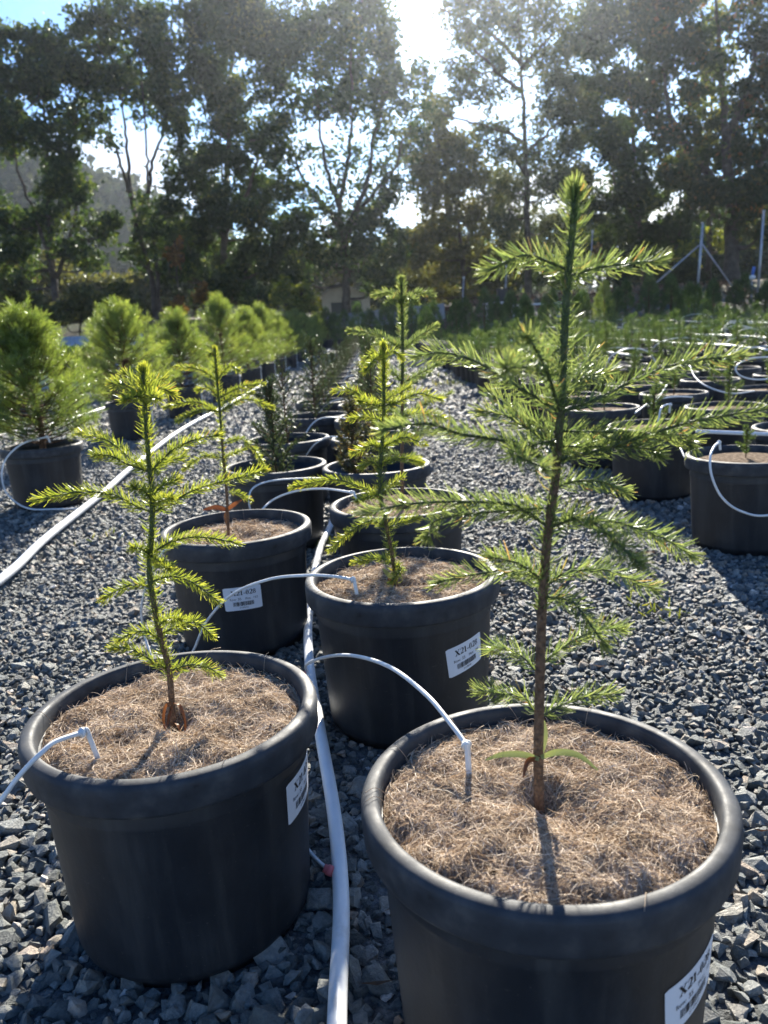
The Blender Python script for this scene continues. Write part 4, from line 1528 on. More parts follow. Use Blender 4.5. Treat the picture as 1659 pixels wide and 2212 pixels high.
def stamp(mbx, me, T, s=1.0):
    n = len(me.vertices)
    V = np.empty(n * 3, np.float32)
    me.vertices.foreach_get('co', V)
    me.calc_loop_triangles()
    F = np.empty(len(me.loop_triangles) * 3, np.int32)
    me.loop_triangles.foreach_get('vertices', F)
    rr = np.empty(n, np.float32)
    me.attributes['r'].data.foreach_get('value', rr)
    mbx.add(V.reshape(-1, 3) * s + np.array(T), F.reshape(-1, 3), .5, rr)


mb = MB()
lathe(mb, [(.119, .0), (.135, .33), (.141, .345), (.133, .352), (.128, .32), (.001, .322)], 10)
lowpot = mb.mesh('low', M['pot'])
for (x, y, _, _) in rest:
    stamp(mbp, lowpot, (x, y, hz(x, y)))
    mb = MB()
    if RNG.random() < .45:
        continue
    n = 44
    hh = .20 + .16 * RNG.random()
    tt = RNG.random(n)
    B = np.stack([RNG.normal(size=n) * .055 * (1.1 - tt), RNG.normal(size=n) * .055 * (1.1 - tt), tt * hh], 1) + np.array([x, y, hz(x, y) + .32])
    blades(mbs, B, RNG.normal(size=(n, 3)) + np.array([0, 0, .8]), np.array([0, 0, .2]), .06, .008, solid=False)
tag(mbp.build('far_pots', M['pot']), 'mass of black pots filling the far part of the right block', kind='stuff')
tag(mbs.build('far_seedlings', M['seedling']), 'mass of small green seedlings over the far pots of the right block', kind='stuff')
print('block', len(block), len(indiv), len(rest))

# ------------------------------------------------------------------ conical conifers closing the yard
def cone_mesh(seed, Hc=1.15, R=.36, n=1500, mat='cone'):
    rr = np.random.default_rng(seed)
    nb = 150
    t = rr.random(nb) ** .8
    a = rr.random(nb) * 6.283
    r1 = R * (1 - t) ** .8 * (.8 + .35 * rr.random(nb)) + .02
    c = np.stack([r1 * np.cos(a), r1 * np.sin(a), t * Hc], 1)
    m_ = n // nb
    P = np.repeat(c, m_, 0)
    k = len(P)
    P = P + rr.normal(size=(k, 3)) * np.array([.035, .035, .05])
    out = np.repeat(np.stack([np.cos(a), np.sin(a), np.full(nb, 1.1)], 1), m_, 0)
    mb = MB()
    blades(mb, P, unit(out + rr.normal(size=(k, 3)) * .35), np.array([0, 0, .3]), .06 + .03 * rr.random(k), .012, np.clip(np.repeat(.45 + .25 * rr.normal(size=nb), m_) + .12 * rr.normal(size=k), 0, 1), solid=False)
    mt = MB()
    tube(mt, [(0, 0, -.05), (0, 0, Hc * .5), (0, 0, Hc * .97)], [.022, .014, .004], 7)
    return mb.mesh('foliage', M[mat]), mt.mesh('trunk', M['bark'])


CONES = [cone_mesh(111, 1.10, .36, 2400), cone_mesh(112, 1.25, .34, 2400), cone_mesh(113, 1.0, .40, 2400), cone_mesh(114, 1.30, .42, 2600, 'pine')]
G_C = 'dark conical conifers across the far end of the yard'
for k in range(34):
    y = 26.6 + .9 * (k % 2) + RNG.normal() * .25
    x = 1.9 + (k // 2) * .78 + .35 * (k % 2) + RNG.normal() * .12
    v = int(RNG.integers(0, 3))
    lab = 'dark conical conifer, %s from the left in the %s far cross row' % (ORD[k // 2], ('front', 'rear')[k % 2])
    s = .85 + .3 * RNG.random()
    z = hz(x, y)
    if k == 15:
        x, y, v, s, lab = at(1305, 660, 25.8).x, 25.8, 3, 1.0, 'conical conifer with bright yellow green sunlit edges, before the littered bank'
        z = hz(x, y)
    t = thing('conical_conifer', lab, 'conifer', (x, y, z + .25), G_C, rotz=k)
    link('foliage', CONES[v][0], t)
    link('trunk', CONES[v][1], t)
    t.scale = (s, s, s)
    pt = make_pot(x, y, 'black pot under the %s conical conifer of the %s far cross row' % (ORD[k // 2], ('front', 'rear')[k % 2]), 'pots under the far conical conifers', z, 0, False)
    link('soil', SOIL_M, pt)
for k, (u, Y) in enumerate([(690, 38), (706, 37.4), (722, 38), (744, 36), (775, 33), (800, 33.5), (832, 32), (858, 33), (890, 31), (920, 32), (650, 39)]):
    p_ = at(u, 700, Y)
    z = hz(p_.x, Y)
    t = thing('conical_conifer', 'dark conical conifer %s from the left where the gravel path ends' % ORD[(k + 1) % 11], 'conifer', (p_.x, Y, z + .28), 'dark conifers at the end of the gravel path', rotz=k * 2)
    link('foliage', CONES[k % 3][0], t)
    link('trunk', CONES[k % 3][1], t)
    t.scale = (1.25, 1.25, 1.15)
    pt = make_pot(p_.x, Y, 'black pot under the %s conifer from the left at the end of the gravel path' % ORD[(k + 1) % 11], 'pots at the end of the gravel path', z, 0, False)
    link('soil', SOIL_M, pt)

# ------------------------------------------------------------------ irrigation
def pipe_thing(name, label, pts, rad, mat='pipe', cat='pipe', group=None, sides=14, n=10):
    mb = MB()
    tube(mb, spline(pts, n), rad, sides)
    return tag(mb.build(name, M[mat]), label, cat, group)


P_ = lambda u, v, z=.015: onz(u, v, z)
main = thing('irrigation_pipe', 'thick white pipe running between the front pots toward the double row', 'pipe', (0, 0, 0))
mb = MB()
tube(mb, spline([(-.085, .55, .036), P_(728, 2212, .036), P_(737, 1950, .036), P_(722, 1760, .036), P_(690, 1570, .036), P_(668, 1430, .036), P_(668, 1320, .036), P_(690, 1190, .036), P_(722, 1112, .036), (-.24, 4.6, .036), (-.25, 6.2, .036), (-.25, 9.0, .05), (-.25, 14, .05), (-.25, 22, .016), (-.25, 30, .016)], 10), .0128, 16)
mb.build('pipe_wall', M['pipe'], main)
for (u, v, side) in ((712, 1880, -1), (684, 1578, -1), (664, 1455, -1), (653, 1338, -1)):
    c_ = P_(u, v, .04)
    mb = MB()
    a_ = Vector((-.9, .1, .45)).normalized()
    tube(mb, [c_ + a_ * -.006, c_ + a_ * .004, c_ + a_ * .004, c_ + a_ * .010], [.0085, .0085, .0068, .0068], 12)
    mb.build('grommet', M['pink'], main)
left_pts = [(-1.30, .9, .045), (-1.44, 2.0, .045), P_(0, 1253, .045), P_(101, 1161, .045), P_(223, 1064, .045), P_(288, 1007, .05), P_(396, 926, .05), P_(504, 868, .06), P_(590, 817, .06), P_(645, 783, .06), (-1.72, 27, .06), (-1.75, 32, .06)]
pipe_thing('irrigation_pipe', 'long straight white pipe lying beside the row of bushy pines', left_pts, .0175)
pipe_thing('irrigation_pipe', 'white pipe crossing the gravel behind the nearest bushy pine', [(-4.2, 4.6, .02), P_(0, 940, .02), P_(120, 915, .02), P_(230, 880, .02), P_(300, 860, .02)], .018)
for k, (x, y0, y1, zz) in enumerate([(4.15, 8.3, 25.5, .40), (5.3, 10.5, 25.5, .40), (7.6, 15, 25.5, .41), (2.95, 9.0, 25.2, .38)]):
    pts = [(x + .03 * math.sin(y * 1.3), y, hz(x, y) + zz + .012 * math.sin(y * 2.1 + k)) for y in np.linspace(y0, y1, 14)]
    pipe_thing('irrigation_pipe', ['white pipe resting on the pots, nearest long line across the right block', 'white pipe resting on the pots, second long line across the right block', 'white pipe resting on the pots far back in the right block', 'white pipe resting on the pots close to the path edge'][k], pts, .013, group='white pipes across the right block', sides=8, n=4)
for k, (y, x0, x1) in enumerate([(16.4, 2.0, 8.0)]):
    pts = [(x, y + .05 * math.sin(x * 2), hz(x, y) + .40) for x in np.linspace(x0, x1, 12)]
    pipe_thing('irrigation_pipe', ['white pipe laid crosswise over the middle of the right block', 'white pipe laid crosswise over the far part of the right block'][k], pts, .016, group='white pipes across the right block', sides=8, n=4)
pipe_thing('irrigation_pipe', 'white pipe lying level behind the loop tube pot of the right block', [at(1505, 932, 3.15), at(1560, 934, 3.17), at(1659, 938, 3.2), at(1760, 942, 3.25)], .008)


def stake_on(parent, top, foot, rad):
    """drip stake: collar, ribbed leg bent down into the mulch"""
    top, foot = Vector(top), Vector(foot)
    d = (foot - top)
    mb = MB()
    el = top + Vector((d.x * .35, d.y * .35, .004))
    leg = spline([top, el, el + (foot - el) * .3, foot], 6)
    tube(mb, leg, rad * .72, 8)
    for s in (-1, 1):
        off = np.array([s * rad * .75, 0, 0])
        tube(mb, leg[5:] + off, rad * .38, 6)
    mb.build('drip_stake', M['tube'], parent)


def drip(label, pts, rad=.0033, stake=None, collar=True, n=9):
    t = thing('drip_tube', label, 'tube', (0, 0, 0), 'thin white drip tubes')
    C = spline(pts, n)
    mb = MB()
    tube(mb, C, rad, 9)
    mb.build('tube_wall', M['tube'], t)
    if stake is not None:
        stake_on(t, pts[-1], stake, rad)
        if collar:
            d = unit(C[-1] - C[-2])
            mb = MB()
            e = C[-1]
            tube(mb, [e - d * .006, e - d * .002, e - d * .002, e + d * .001, e + d * .001, e + d * .004], [rad * 1.25, rad * 1.25, rad * 2.1, rad * 2.1, rad * 1.4, rad * 1.3], 12)
            mb.build('collar', M['tube'], t)
    return t


drip('drip tube entering over the left rim of the sunlit straw mulch pot', [at(-90, 1850, .90), at(0, 1732, .915), at(30, 1690, .92), at(60, 1655, .925), at(90, 1626, .932), at(120, 1602, .95), at(178, 1582, .98)], stake=at(213, 1642, .985))
drip('drip tube arching from the thick pipe into the front pot', [P_(664, 1455, .03), at(662, 1436, 1.72), at(700, 1420, 1.52), at(760, 1416, 1.30), at(840, 1440, 1.13), at(920, 1500, 1.0), at(975, 1565, .93), at(1008, 1610, .895)], stake=at(1014, 1688, .885))
drip('drip tube looping across the front facing sticker into the tilted sticker pot', [P_(400, 1420, .02), at(418, 1405, 1.92), at(445, 1345, 1.86), at(500, 1285, 1.78), at(580, 1252, 1.68), at(660, 1243, 1.61), at(720, 1245, 1.575), at(762, 1252, 1.56)], stake=at(771, 1284, 1.553))
drip('drip tube arching over gravel onto the pot behind the tilted sticker pot', [P_(560, 1140, .02), at(560, 1112, 2.60), at(590, 1080, 2.56), at(640, 1061, 2.5), at(700, 1056, 2.42), at(760, 1064, 2.36)], stake=at(772, 1085, 2.345))
drip('drip tube looping out in front of the dense dark shrub pot', [at(700, 1033, 3.02), at(640, 1034, 2.98), at(580, 1040, 2.92), at(545, 1056, 2.88), at(538, 1085, 2.86), at(545, 1115, 2.88)])
drip('drip tube hanging on the left side of the front facing sticker pot', [P_(330, 1425, .02), at(312, 1370, 2.12), at(306, 1310, 2.10), at(325, 1240, 2.06), at(352, 1192, 2.06), at(372, 1185, 2.08)], stake=at(380, 1200, 2.09), collar=False)
drip('short drip tube from a pink grommet up behind the sunlit straw mulch pot', [P_(712, 1880, .024), at(690, 1862, 1.165), at(668, 1838, 1.19), at(648, 1808, 1.23), at(630, 1770, 1.30)])
drip('drip tube between the dense dark shrub pot and the rusty shrub pot', [at(660, 985, 3.9), at(680, 960, 3.85), at(710, 944, 3.8), at(745, 946, 3.75), at(770, 952, 3.72)])
drip('drip tube rising to the rim of the second dark shrub column pot', [at(724, 1018, 4.0), at(735, 998, 4.05), at(752, 970, 4.1), at(757, 950, 4.15)])
drip('drip tube arching between the third pots of the double row', [at(655, 968, 4.4), at(664, 930, 4.45), at(690, 905, 4.5), at(730, 902, 4.55), at(770, 910, 4.6)])
drip('drip tube arching between the fourth pots of the double row', [at(690, 892, 5.2), at(710, 870, 5.2), at(745, 862, 5.2), at(775, 868, 5.2)])
drip('drip tube lying slack on the gravel before the double row', [P_(640, 1150, .01), P_(690, 1150, .012), P_(720, 1160, .012), P_(640, 1168, .01)])
for k, y in enumerate(np.arange(6.5, 15, 1.1)):
    drip('thin drip tube arching across the double row, %s such arch beyond the fourth pots' % ORD[k], [(-.32, y, .36), (-.28, y - .05, .42), (-.2, y - .08, .44), (-.12, y - .05, .41), (-.08, y, .36)], rad=.0045, n=5)
drip('drip tube curling round the nearest bushy pine pot and over its rim', [at(178, 1098, 4.2), at(120, 1100, 4.16), at(60, 1098, 4.15), at(18, 1070, 4.15), at(4, 1030, 4.15), at(14, 990, 4.17), at(50, 958, 4.2), at(100, 944, 4.24)], rad=.0046, stake=at(108, 956, 4.25))
drip('drip tube hanging in a wide loop down the front of the front block pot', [at(1760, 1080, 2.66), at(1659, 1113, 2.63), at(1600, 1104, 2.62), at(1560, 1075, 2.62), at(1538, 1030, 2.62), at(1534, 990, 2.64), at(1542, 966, 2.70), at(1553, 956, 2.76)], rad=.0040, stake=at(1556, 972, 2.765))
drip('short drip tube bent over the rim of the second block pot', [at(1418, 930, 3.55), at(1423, 905, 3.55), at(1428, 882, 3.57), at(1440, 874, 3.62), at(1448, 874, 3.66)], rad=.0040, stake=at(1446, 892, 3.67))
drip('drip tube stretched level between the second block pot and its neighbour', [at(1372, 892, 3.8), at(1400, 872, 3.9), at(1425, 862, 4.0), at(1460, 857, 4.1), at(1495, 858, 4.2)], rad=.0040)
drip('drip tube rising steeply to the third block pot', [at(1400, 878, 3.9), at(1420, 862, 4.1), at(1432, 845, 4.35), at(1440, 832, 4.5)], rad=.0040)
drip('drip tube sagging in front of the front block pot, from its neighbour', [at(1470, 968, 3.3), at(1482, 992, 3.2), at(1500, 1006, 3.1), at(1520, 1015, 2.95)], rad=.0038)
drip('large round loop of drip tube above the pots at the block edge', [at(1680, 770, 4.8), at(1620, 775, 4.75), at(1590, 792, 4.7), at(1600, 812, 4.7), at(1640, 820, 4.75), at(1700, 812, 4.8)], rad=.0045)
drip('drip tube sagging between two rear block pots', [at(1490, 790, 5.6), at(1502, 815, 5.4), at(1530, 836, 5.2), at(1580, 850, 5.1), at(1630, 845, 5.0)], rad=.0045)
drip('second loop of drip tube higher at the block edge', [at(1560, 778, 6.2), at(1600, 756, 6.2), at(1660, 748, 6.2), at(1720, 752, 6.2)], rad=.005)
arcs = []
for k in range(24):
    x = float(1.9 + RNG.random() * 6.5)
    y = float(max(7.2, x / .47) + RNG.random() ** 1.3 * 11)
    if y < 24:
        arcs.append((y, x, .25 + .3 * RNG.random(), .08 + .14 * RNG.random(), RNG.random() * 3.1))
for narc, (y, x, w_, h_, a_) in enumerate(sorted(arcs)):
    z = hz(x, y) + .36
    dx, dy = math.cos(a_) * w_, math.sin(a_) * w_ * .6
    drip('thin drip tube arching over the dense right block, %s such arch from the front' % ORD[narc], [(x - dx, y - dy, z), (x - dx * .7, y - dy * .6, z + h_ * .75), (x, y, z + h_), (x + dx * .7, y + dy * .5, z + h_ * .7), (x + dx, y + dy, z)], rad=.0055, n=5)
# a scrap of white sticker on the front block pot
mb = MB()
c_ = at(1491, 1052, 2.66)
sx_, sy_ = c_.x - block[0][0], c_.y - block[0][1]
ph = math.atan2(sx_, -sy_)
zz_ = c_.z
R_ = side_r(.2) + .0008
V = [[R_ * math.sin(ph + a_), -R_ * math.cos(ph + a_), zz_ + b_] for a_, b_ in ((-.07, -.011), (.03, -.013), (.03, .013), (-.07, .011))]
mb.add(V, np.array([[0, 1, 2, 3]]))
pots_block0 = next(o_ for o_ in SC.objects if o_.get('label', '').startswith('wide black pot fronting'))
mb.build('sticker_scrap', M['sticker'], pots_block0)
# ------------------------------------------------------------------ fence posts, bank edge, shed
def A(u, v, Y):
    return np.array(at(u, v, Y))


YF = 36.5
t = thing('fence_post', 'galvanised steel strainer post braced by two slanting stays', 'post', Vector(A(1505, 648, YF)), 'galvanised posts before the littered bank')
o_ = A(1505, 648, YF)
mb = MB()
tube(mb, [A(1503, 668, YF) - o_, A(1518, 484, YF) - o_], .055, 10)
mb.build('pole', M['galv'], t)
mb = MB()
tube(mb, [A(1516, 484, YF) - o_, A(1518.4, 481, YF) - o_], .06, 10)
mb.build('cap', M['galv'], t)
for b in ([(1516, 526), (1588, 628)], [(1510, 530), (1412, 616)]):
    mb = MB()
    tube(mb, [A(*b[0], YF) - o_, A(*b[1], YF + (.2 if b[1][0] > 1500 else -.3)) - o_], .035, 8)
    mb.build('stay', M['galv'], t)
t = thing('fence_post', 'plain galvanised steel post standing alone by the blue topped riser', 'post', Vector(A(1636, 655, YF)), 'galvanised posts before the littered bank')
o_ = A(1636, 655, YF)
mb = MB()
tube(mb, [A(1635, 662, YF) - o_, A(1650, 456, YF) - o_], .05, 10)
mb.build('pole', M['galv'], t)
mb = MB()
tube(mb, [A(1649.7, 459, YF) - o_, A(1650.2, 454, YF) - o_], .055, 10)
mb.build('cap', M['galv'], t)
for (u, v0, v1, lb) in ((1272, 500, 655, 'thin far grey post left of the tall sapling leader'), (998, 600, 668, 'short thin far post beyond the dark conifers'), (1090, 575, 660, 'thin far post beyond the white bench')):
    o_ = A(u, v1, 44)
    t = thing('fence_post', lb, 'post', Vector(o_), 'thin posts far behind')
    mb = MB()
    tube(mb, [(0, 0, -.3), A(u + (v1 - v0) * .05, v0, 44) - o_], .03, 8)
    mb.build('pole', M['galv'], t)
    mb = MB()
    box(mb, (-.05, -.05, -.06), (.05, .05, .06), o=A(u + (v1 - v0) * .05, v0, 44) - o_)
    mb.build('cap', M['galv'], t)
t = thing('riser', 'short riser with blue top and white fitting beside the plain post', 'riser', Vector(A(1624, 640, 34)))
o_ = A(1624, 640, 34)
mb = MB()
tube(mb, [(0, 0, -.5), A(1624, 606, 34) - o_], .03, 8)
mb.build('pole', M['galv'], t)
mb = MB()
e = A(1625, 599, 34) - o_
lathe(mb, [(.001, -.10), (.10, -.07), (.13, 0), (.10, .07), (.001, .09)], 12)
q = mb.build('fitting', M['white'], t, e)
mb = MB()
tube(mb, [A(1625.5, 594, 34) - o_, A(1629, 576, 34) - o_], .06, 8)
mb.build('blue_cap', M['blue'], t)

# grey retaining sheet holding the raised ground behind the path's end
YB = 43.0
t = thing('retaining_sheet', 'low grey sheet edging that holds the raised ground behind the dark conifers', 'retaining sheet', (0, 0, 0))
pts = [(650, 690), (690, 681), (760, 676), (830, 668), (900, 660), (960, 655)]
for k in range(len(pts) - 1):
    a, b = A(*pts[k], YB), A(*pts[k + 1], YB)
    mb = MB()
    for s in range(4):
        p0, p1 = a + (b - a) * s / 4, a + (b - a) * (s + 1) / 4
        d = .02 if s % 2 else 0
        box(mb, (p0[0], YB - .03 - d, min(p0[2], p1[2]) - 1.7), (p1[0] - .01, YB + .04, (p0[2] + p1[2]) / 2))
    mb.build('sheet', M['sheet'], t)
# shed
YS = 52.0
sh = thing('shed', 'cream gabled shed half hidden behind a trunk', 'shed', Vector(A(748, 672, YS)))
o_ = A(748, 672, YS)
L0, R0 = A(697, 672, YS)[0] - o_[0], A(800, 672, YS)[0] - o_[0]
zE = A(748, 636, YS)[2] - o_[2]
zP = A(725, 611, YS)[2] - o_[2]
D = 4.0
for nm, lo, hi in (('front_wall', (L0, 0, -1.2), (L0 + .55, .12, zE)), ('front_wall', (R0 - .55, 0, -1.2), (R0, .12, zE)), ('front_wall', (L0 + .55, 0, zE - .45), (R0 - .55, .12, zE)), ('side_wall', (L0, .12, -1.2), (L0 + .12, D, zE)), ('side_wall', (R0 - .12, .12, -1.2), (R0, D, zE)), ('back_wall', (L0 + .12, D - .12, -1.2), (R0 - .12, D, zE))):
    mb = MB()
    box(mb, lo, hi)
    mb.build(nm, M['wall'], sh)
mb = MB()
box(mb, (L0 + .55, .06, -1.2), (R0 - .55, .10, zE - .45))
dr = mb.build('roller_door', M['shade'], sh)
mb = MB()
for k in range(7):
    box(mb, (L0 + .57, .035, -1.1 + k * .3), (R0 - .57, .06, -1.06 + k * .3))
mb.build('rib', M['shade'], dr)
mb = MB()
xm = (L0 + R0) / 2 - .4
Vv = []
for yy in (-.25, D + .2):
    Vv += [(L0 - .35, yy, zE - .02), (xm, yy, zP), (R0 + .45, yy, zE - .12), (L0 - .35, yy, zE - .10), (xm, yy, zP - .09), (R0 + .45, yy, zE - .20)]
mb.add(Vv, [np.array([[0, 1, 7, 6], [1, 2, 8, 7], [3, 9, 10, 4], [4, 10, 11, 5], [0, 3, 4, 1], [1, 4, 5, 2], [6, 7, 10, 9], [7, 8, 11, 10], [0, 6, 9, 3], [2, 5, 11, 8]])], smooth=False)
mb.build('roof', M['roof'], sh)
mb = MB()
mb.add([(L0, .0, zE), (R0, .0, zE), (xm, .0, zP - .1), (L0, .12, zE), (R0, .12, zE), (xm, .12, zP - .1)], [np.array([[0, 1, 2], [5, 4, 3]]), np.array([[0, 2, 5, 3], [1, 4, 5, 2]])], smooth=False)
mb.build('gable', M['wall'], sh)

# corrugated sheets low on the left, and a bench with a crate
t = thing('corrugated_fence', 'low wall of blue grey corrugated iron behind the nearest pines', 'fence', Vector(A(160, 760, 17)))
o_ = A(160, 760, 17)
for k in range(3):
    a, b = A(40 + k * 90, 733 - k * 5, 17 - .2 * k) - o_, A(128 + k * 90, 729 - k * 5, 17 - .2 * k) - o_
    mb = MB()
    n = 40
    s = np.linspace(0, 1, n)
    P = a + (b - a) * s[:, None]
    P[:, 1] += .018 * np.sin(s * 2 * PI * 10)
    lowp = P.copy()
    lowp[:, 2] = -1.2 + hz(0, 0) - .1
    lowp[:, 1] -= .5
    V = np.concatenate([P, lowp])
    i = np.arange(n - 1)
    mb.add(V, np.stack([i, i + 1, i + n + 1, i + n], 1))
    mb.build('sheet', M['corr'], t)
t = thing('bench', 'low white bench beyond the dark conifers, a black crate on it', 'bench', Vector(A(1078, 665, 31)))
o_ = A(1078, 665, 31)
x0, x1 = A(1046, 655, 31)[0] - o_[0], A(1113, 655, 31)[0] - o_[0]
zt = A(1078, 652, 31)[2] - o_[2]
mb = MB()
box(mb, (x0, -.25, zt - .07), (x1, .35, zt))
mb.build('bench_top', M['white'], t)
for xx in (x0 + .08, x1 - .14):
    for yy in (-.2, .25):
        mb = MB()
        box(mb, (xx, yy, -.6), (xx + .06, yy + .06, zt - .072))
        mb.build('leg', M['white'], t)
t = thing('crate', 'black crate standing on the low white bench', 'crate', Vector(A(1085, 651.5, 31)))
mb = MB()
hh = (652 - 626) * 31 / FOC
for lo, hi in (((-.18, -.2, 0), (.18, -.17, hh)), ((-.18, .17, 0), (.18, .2, hh)), ((-.18, -.17, 0), (-.15, .17, hh)), ((.15, -.17, 0), (.18, .17, hh)), ((-.15, -.17, 0), (.15, .17, .03))):
    box(mb, lo, hi)
mb.build('wall', M['blackbox'], t)
mb = MB()
for lo, hi in (((-.20, -.22, hh - .05), (.20, -.205, hh + .01)), ((-.20, .205, hh - .05), (.20, .22, hh + .01))):
    box(mb, lo, hi)
mb.build('lip', M['blackbox'], t)
t = thing('bench', 'long low white bench right of the crate bench, behind the tall leader', 'bench', Vector(A(1160, 668, 31.5)))
o_ = A(1160, 668, 31.5)
x0, x1 = A(1118, 655, 31.5)[0] - o_[0], A(1212, 655, 31.5)[0] - o_[0]
zt = A(1160, 655, 31.5)[2] - o_[2]
mb = MB()
box(mb, (x0, -.2, zt - .06), (x1, .3, zt))
mb.build('bench_top', M['white'], t)
for xx in (x0 + .08, x1 - .14):
    mb = MB()
    box(mb, (xx, -.1, -.6), (xx + .06, .2, zt - .062))
    mb.build('leg', M['white'], t)


# ------------------------------------------------------------------ trees
def tree(name, label, cat, Y, trunks, blobs, leaf, size=.17, dens=1.0, r0=.22, group='tall trees behind the nursery yard', clumps=9, depth=1.0, fine=1.0, elong=1.0, limbs=True):
    """trunks: survey polylines (from the foot up); blobs: (u, v, ru, rv[, density]) leaf masses"""
    o0 = A(*trunks[0][0], Y)
    o0[2] = hz(o0[0], Y)
    t = thing(name, label, cat, Vector(o0), group)
    k_ = Y / FOC
    mb = MB()
    lines = []
    for n_, tr in enumerate(trunks):
        P = [A(u, v, Y + (RNG.normal() * .4 if i else 0)) - o0 for i, (u, v) in enumerate(tr)]
        if n_ == 0:
            P[0][2] = -.3
        C = spline(P, 6)
        rad = np.linspace(r0 * (1 if n_ == 0 else .62), r0 * .16, len(C))
        if n_ == 0:
            rad[:3] *= np.array([1.35, 1.15, 1.05])
        C[1:-1] += RNG.normal(size=C[1:-1].shape) * .04
        tube(mb, C, rad, 9)
        lines.append((C, rad))
    allC = np.concatenate([c for c, _ in lines])
    allR = np.concatenate([r_ for _, r_ in lines])
    ml = MB()
    for b in blobs:
        u, v, ru, rv = b[:4]
        dn = (b[4] if len(b) > 4 else 1.0) * dens
        off = RNG.normal() * ru * k_ * .6 * depth
        c = A(u, v, Y) - o0
        c = c * 1.0 + np.array([0, off, 0])
        R3 = np.array([ru, max(ru, rv) * .95, rv]) * k_
        if limbs:
            # a limb from the best place on the trunk lines, below the mass
            dd = np.linalg.norm(allC - c, axis=1) + 2.2 * np.clip(allC[:, 2] - (c[2] - .6), 0, None)
            q = dd.argmin()
            p0, rr0 = allC[q], max(.025, allR[q] * .55)
            p1 = p0 * .5 + c * .5 + np.array([RNG.normal() * .25, RNG.normal() * .25, -.35])
            tube(mb, spline([p0, p1, c], 5), np.linspace(rr0, .018, 11), 6, caps=False)
        nc = max(4, int(clumps * 2.0 * (.7 + .6 * RNG.random())))
        cc = RNG.normal(size=(nc, 3))
        cc = unit(cc) * (RNG.random((nc, 1)) ** .45) * R3 * .95 + c
        if limbs:
            for g in cc[:5]:
                tube(mb, spline([c, (c + g) / 2 + RNG.normal(size=3) * .1, g], 3), np.linspace(.03, .008, 7), 5, caps=False)
        area = ru * rv * 4 * k_ * k_
        n = int(area / (size * size) * 4.0 * dn / nc) + 1
        cl = np.repeat(cc, n, 0)
        sig = R3 * .215 * np.array([1, 1, .75 * elong])
        P = cl + RNG.normal(size=cl.shape) * sig
        rnd = np.clip(np.repeat(.42 + .22 * RNG.normal(size=nc), n) + .18 * RNG.normal(size=len(cl)), 0, 1)
        leaves(ml, P, size * (.6 + .8 * RNG.random(len(P))), rnd, 1.5)
    mb.build('trunk', M['trunk'], t)
    tag(ml.build('crown', M['leaf_' + leaf], t), kind='stuff')
    return t


tree('broadleaf_tree', 'leafy tree with a slim forked trunk under the blue sky corner', 'tree', 46,
     [[(124, 725), (120, 640), (112, 560), (106, 480), (104, 400), (98, 310), (92, 200), (80, 100)], [(118, 600), (96, 530), (70, 450), (40, 370), (20, 260)], [(117, 620), (150, 520), (166, 440), (172, 350)]],
     [(20, 95, 60, 42), (85, 92, 55, 40), (125, 120, 40, 50), (30, 160, 70, 50), (105, 170, 60, 50), (20, 230, 60, 50), (90, 240, 60, 55), (140, 240, 40, 50), (-20, 300, 40, 50), (60, 305, 50, 38, .8), (120, 310, 50, 45), (150, 370, 55, 40), (115, 400, 50, 45), (175, 425, 45, 40), (60, 480, 55, 45), (-5, 470, 45, 50), (20, 555, 60, 50), (-10, 600, 50, 40), (110, 470, 45, 40, .7), (205, 490, 45, 38), (150, 545, 45, 26), (190, 560, 50, 28, .8), (240, 480, 26, 30, .8)], 'green', dens=1.25)
tree('broadleaf_tree', 'tall tree whose two pale trunks rise apart before a bright cloud gap', 'tree', 48,
     [[(338, 700), (328, 610), (303, 510), (282, 425), (262, 355), (244, 300), (220, 220)], [(347, 690), (339, 580), (327, 480), (319, 400), (316, 320), (310, 230), (300, 120)], [(320, 420), (330, 350), (352, 290), (365, 220)], [(284, 430), (275, 330), (268, 250), (250, 160)]],
     [(200, 62, 55, 40), (260, 42, 65, 42), (325, 40, 50, 42), (180, 120, 45, 50), (240, 120, 60, 50), (310, 120, 60, 50), (360, 110, 40, 60), (195, 185, 50, 45), (260, 195, 50, 38, .8), (330, 190, 50, 45), (375, 210, 40, 55), (215, 245, 35, 35, .55), (235, 300, 25, 30, .4), (385, 290, 36, 50, .9), (345, 250, 28, 30, .5), (300, 255, 24, 24, .35), (395, 370, 40, 45), (375, 440, 40, 45), (340, 500, 55, 45), (365, 560, 50, 45), (290, 545, 30, 34, .7), (310, 445, 25, 30, .4), (400, 520, 40, 50)], 'green', dens=1.15, r0=.19)
tree('broadleaf_tree', 'dense dark tree reaching out of view, low boughs hanging to the pines', 'tree', 50,
     [[(482, 700), (485, 560), (490, 400), (496, 240), (502, 80), (505, -60)], [(486, 520), (440, 440), (420, 330)], [(488, 500), (540, 400), (560, 300)]],
     [(425, 40, 50, 55), (490, 20, 60, 50), (545, 50, 50, 60), (440, 110, 60, 55), (520, 120, 60, 60), (440, 180, 55, 50), (520, 210, 60, 50), (470, 270, 50, 45), (540, 300, 45, 45, .8), (440, 330, 40, 40, .7), (490, 360, 50, 50), (545, 400, 50, 55), (450, 420, 50, 50), (500, 470, 60, 50), (560, 480, 50, 55), (440, 500, 45, 50), (470, 550, 60, 45), (545, 570, 60, 50), (400, 590, 50, 22), (340, 588, 45, 16), (600, 560, 45, 50), (500, 620, 60, 40), (590, 620, 50, 40)], 'dark', dens=1.35, r0=.26)
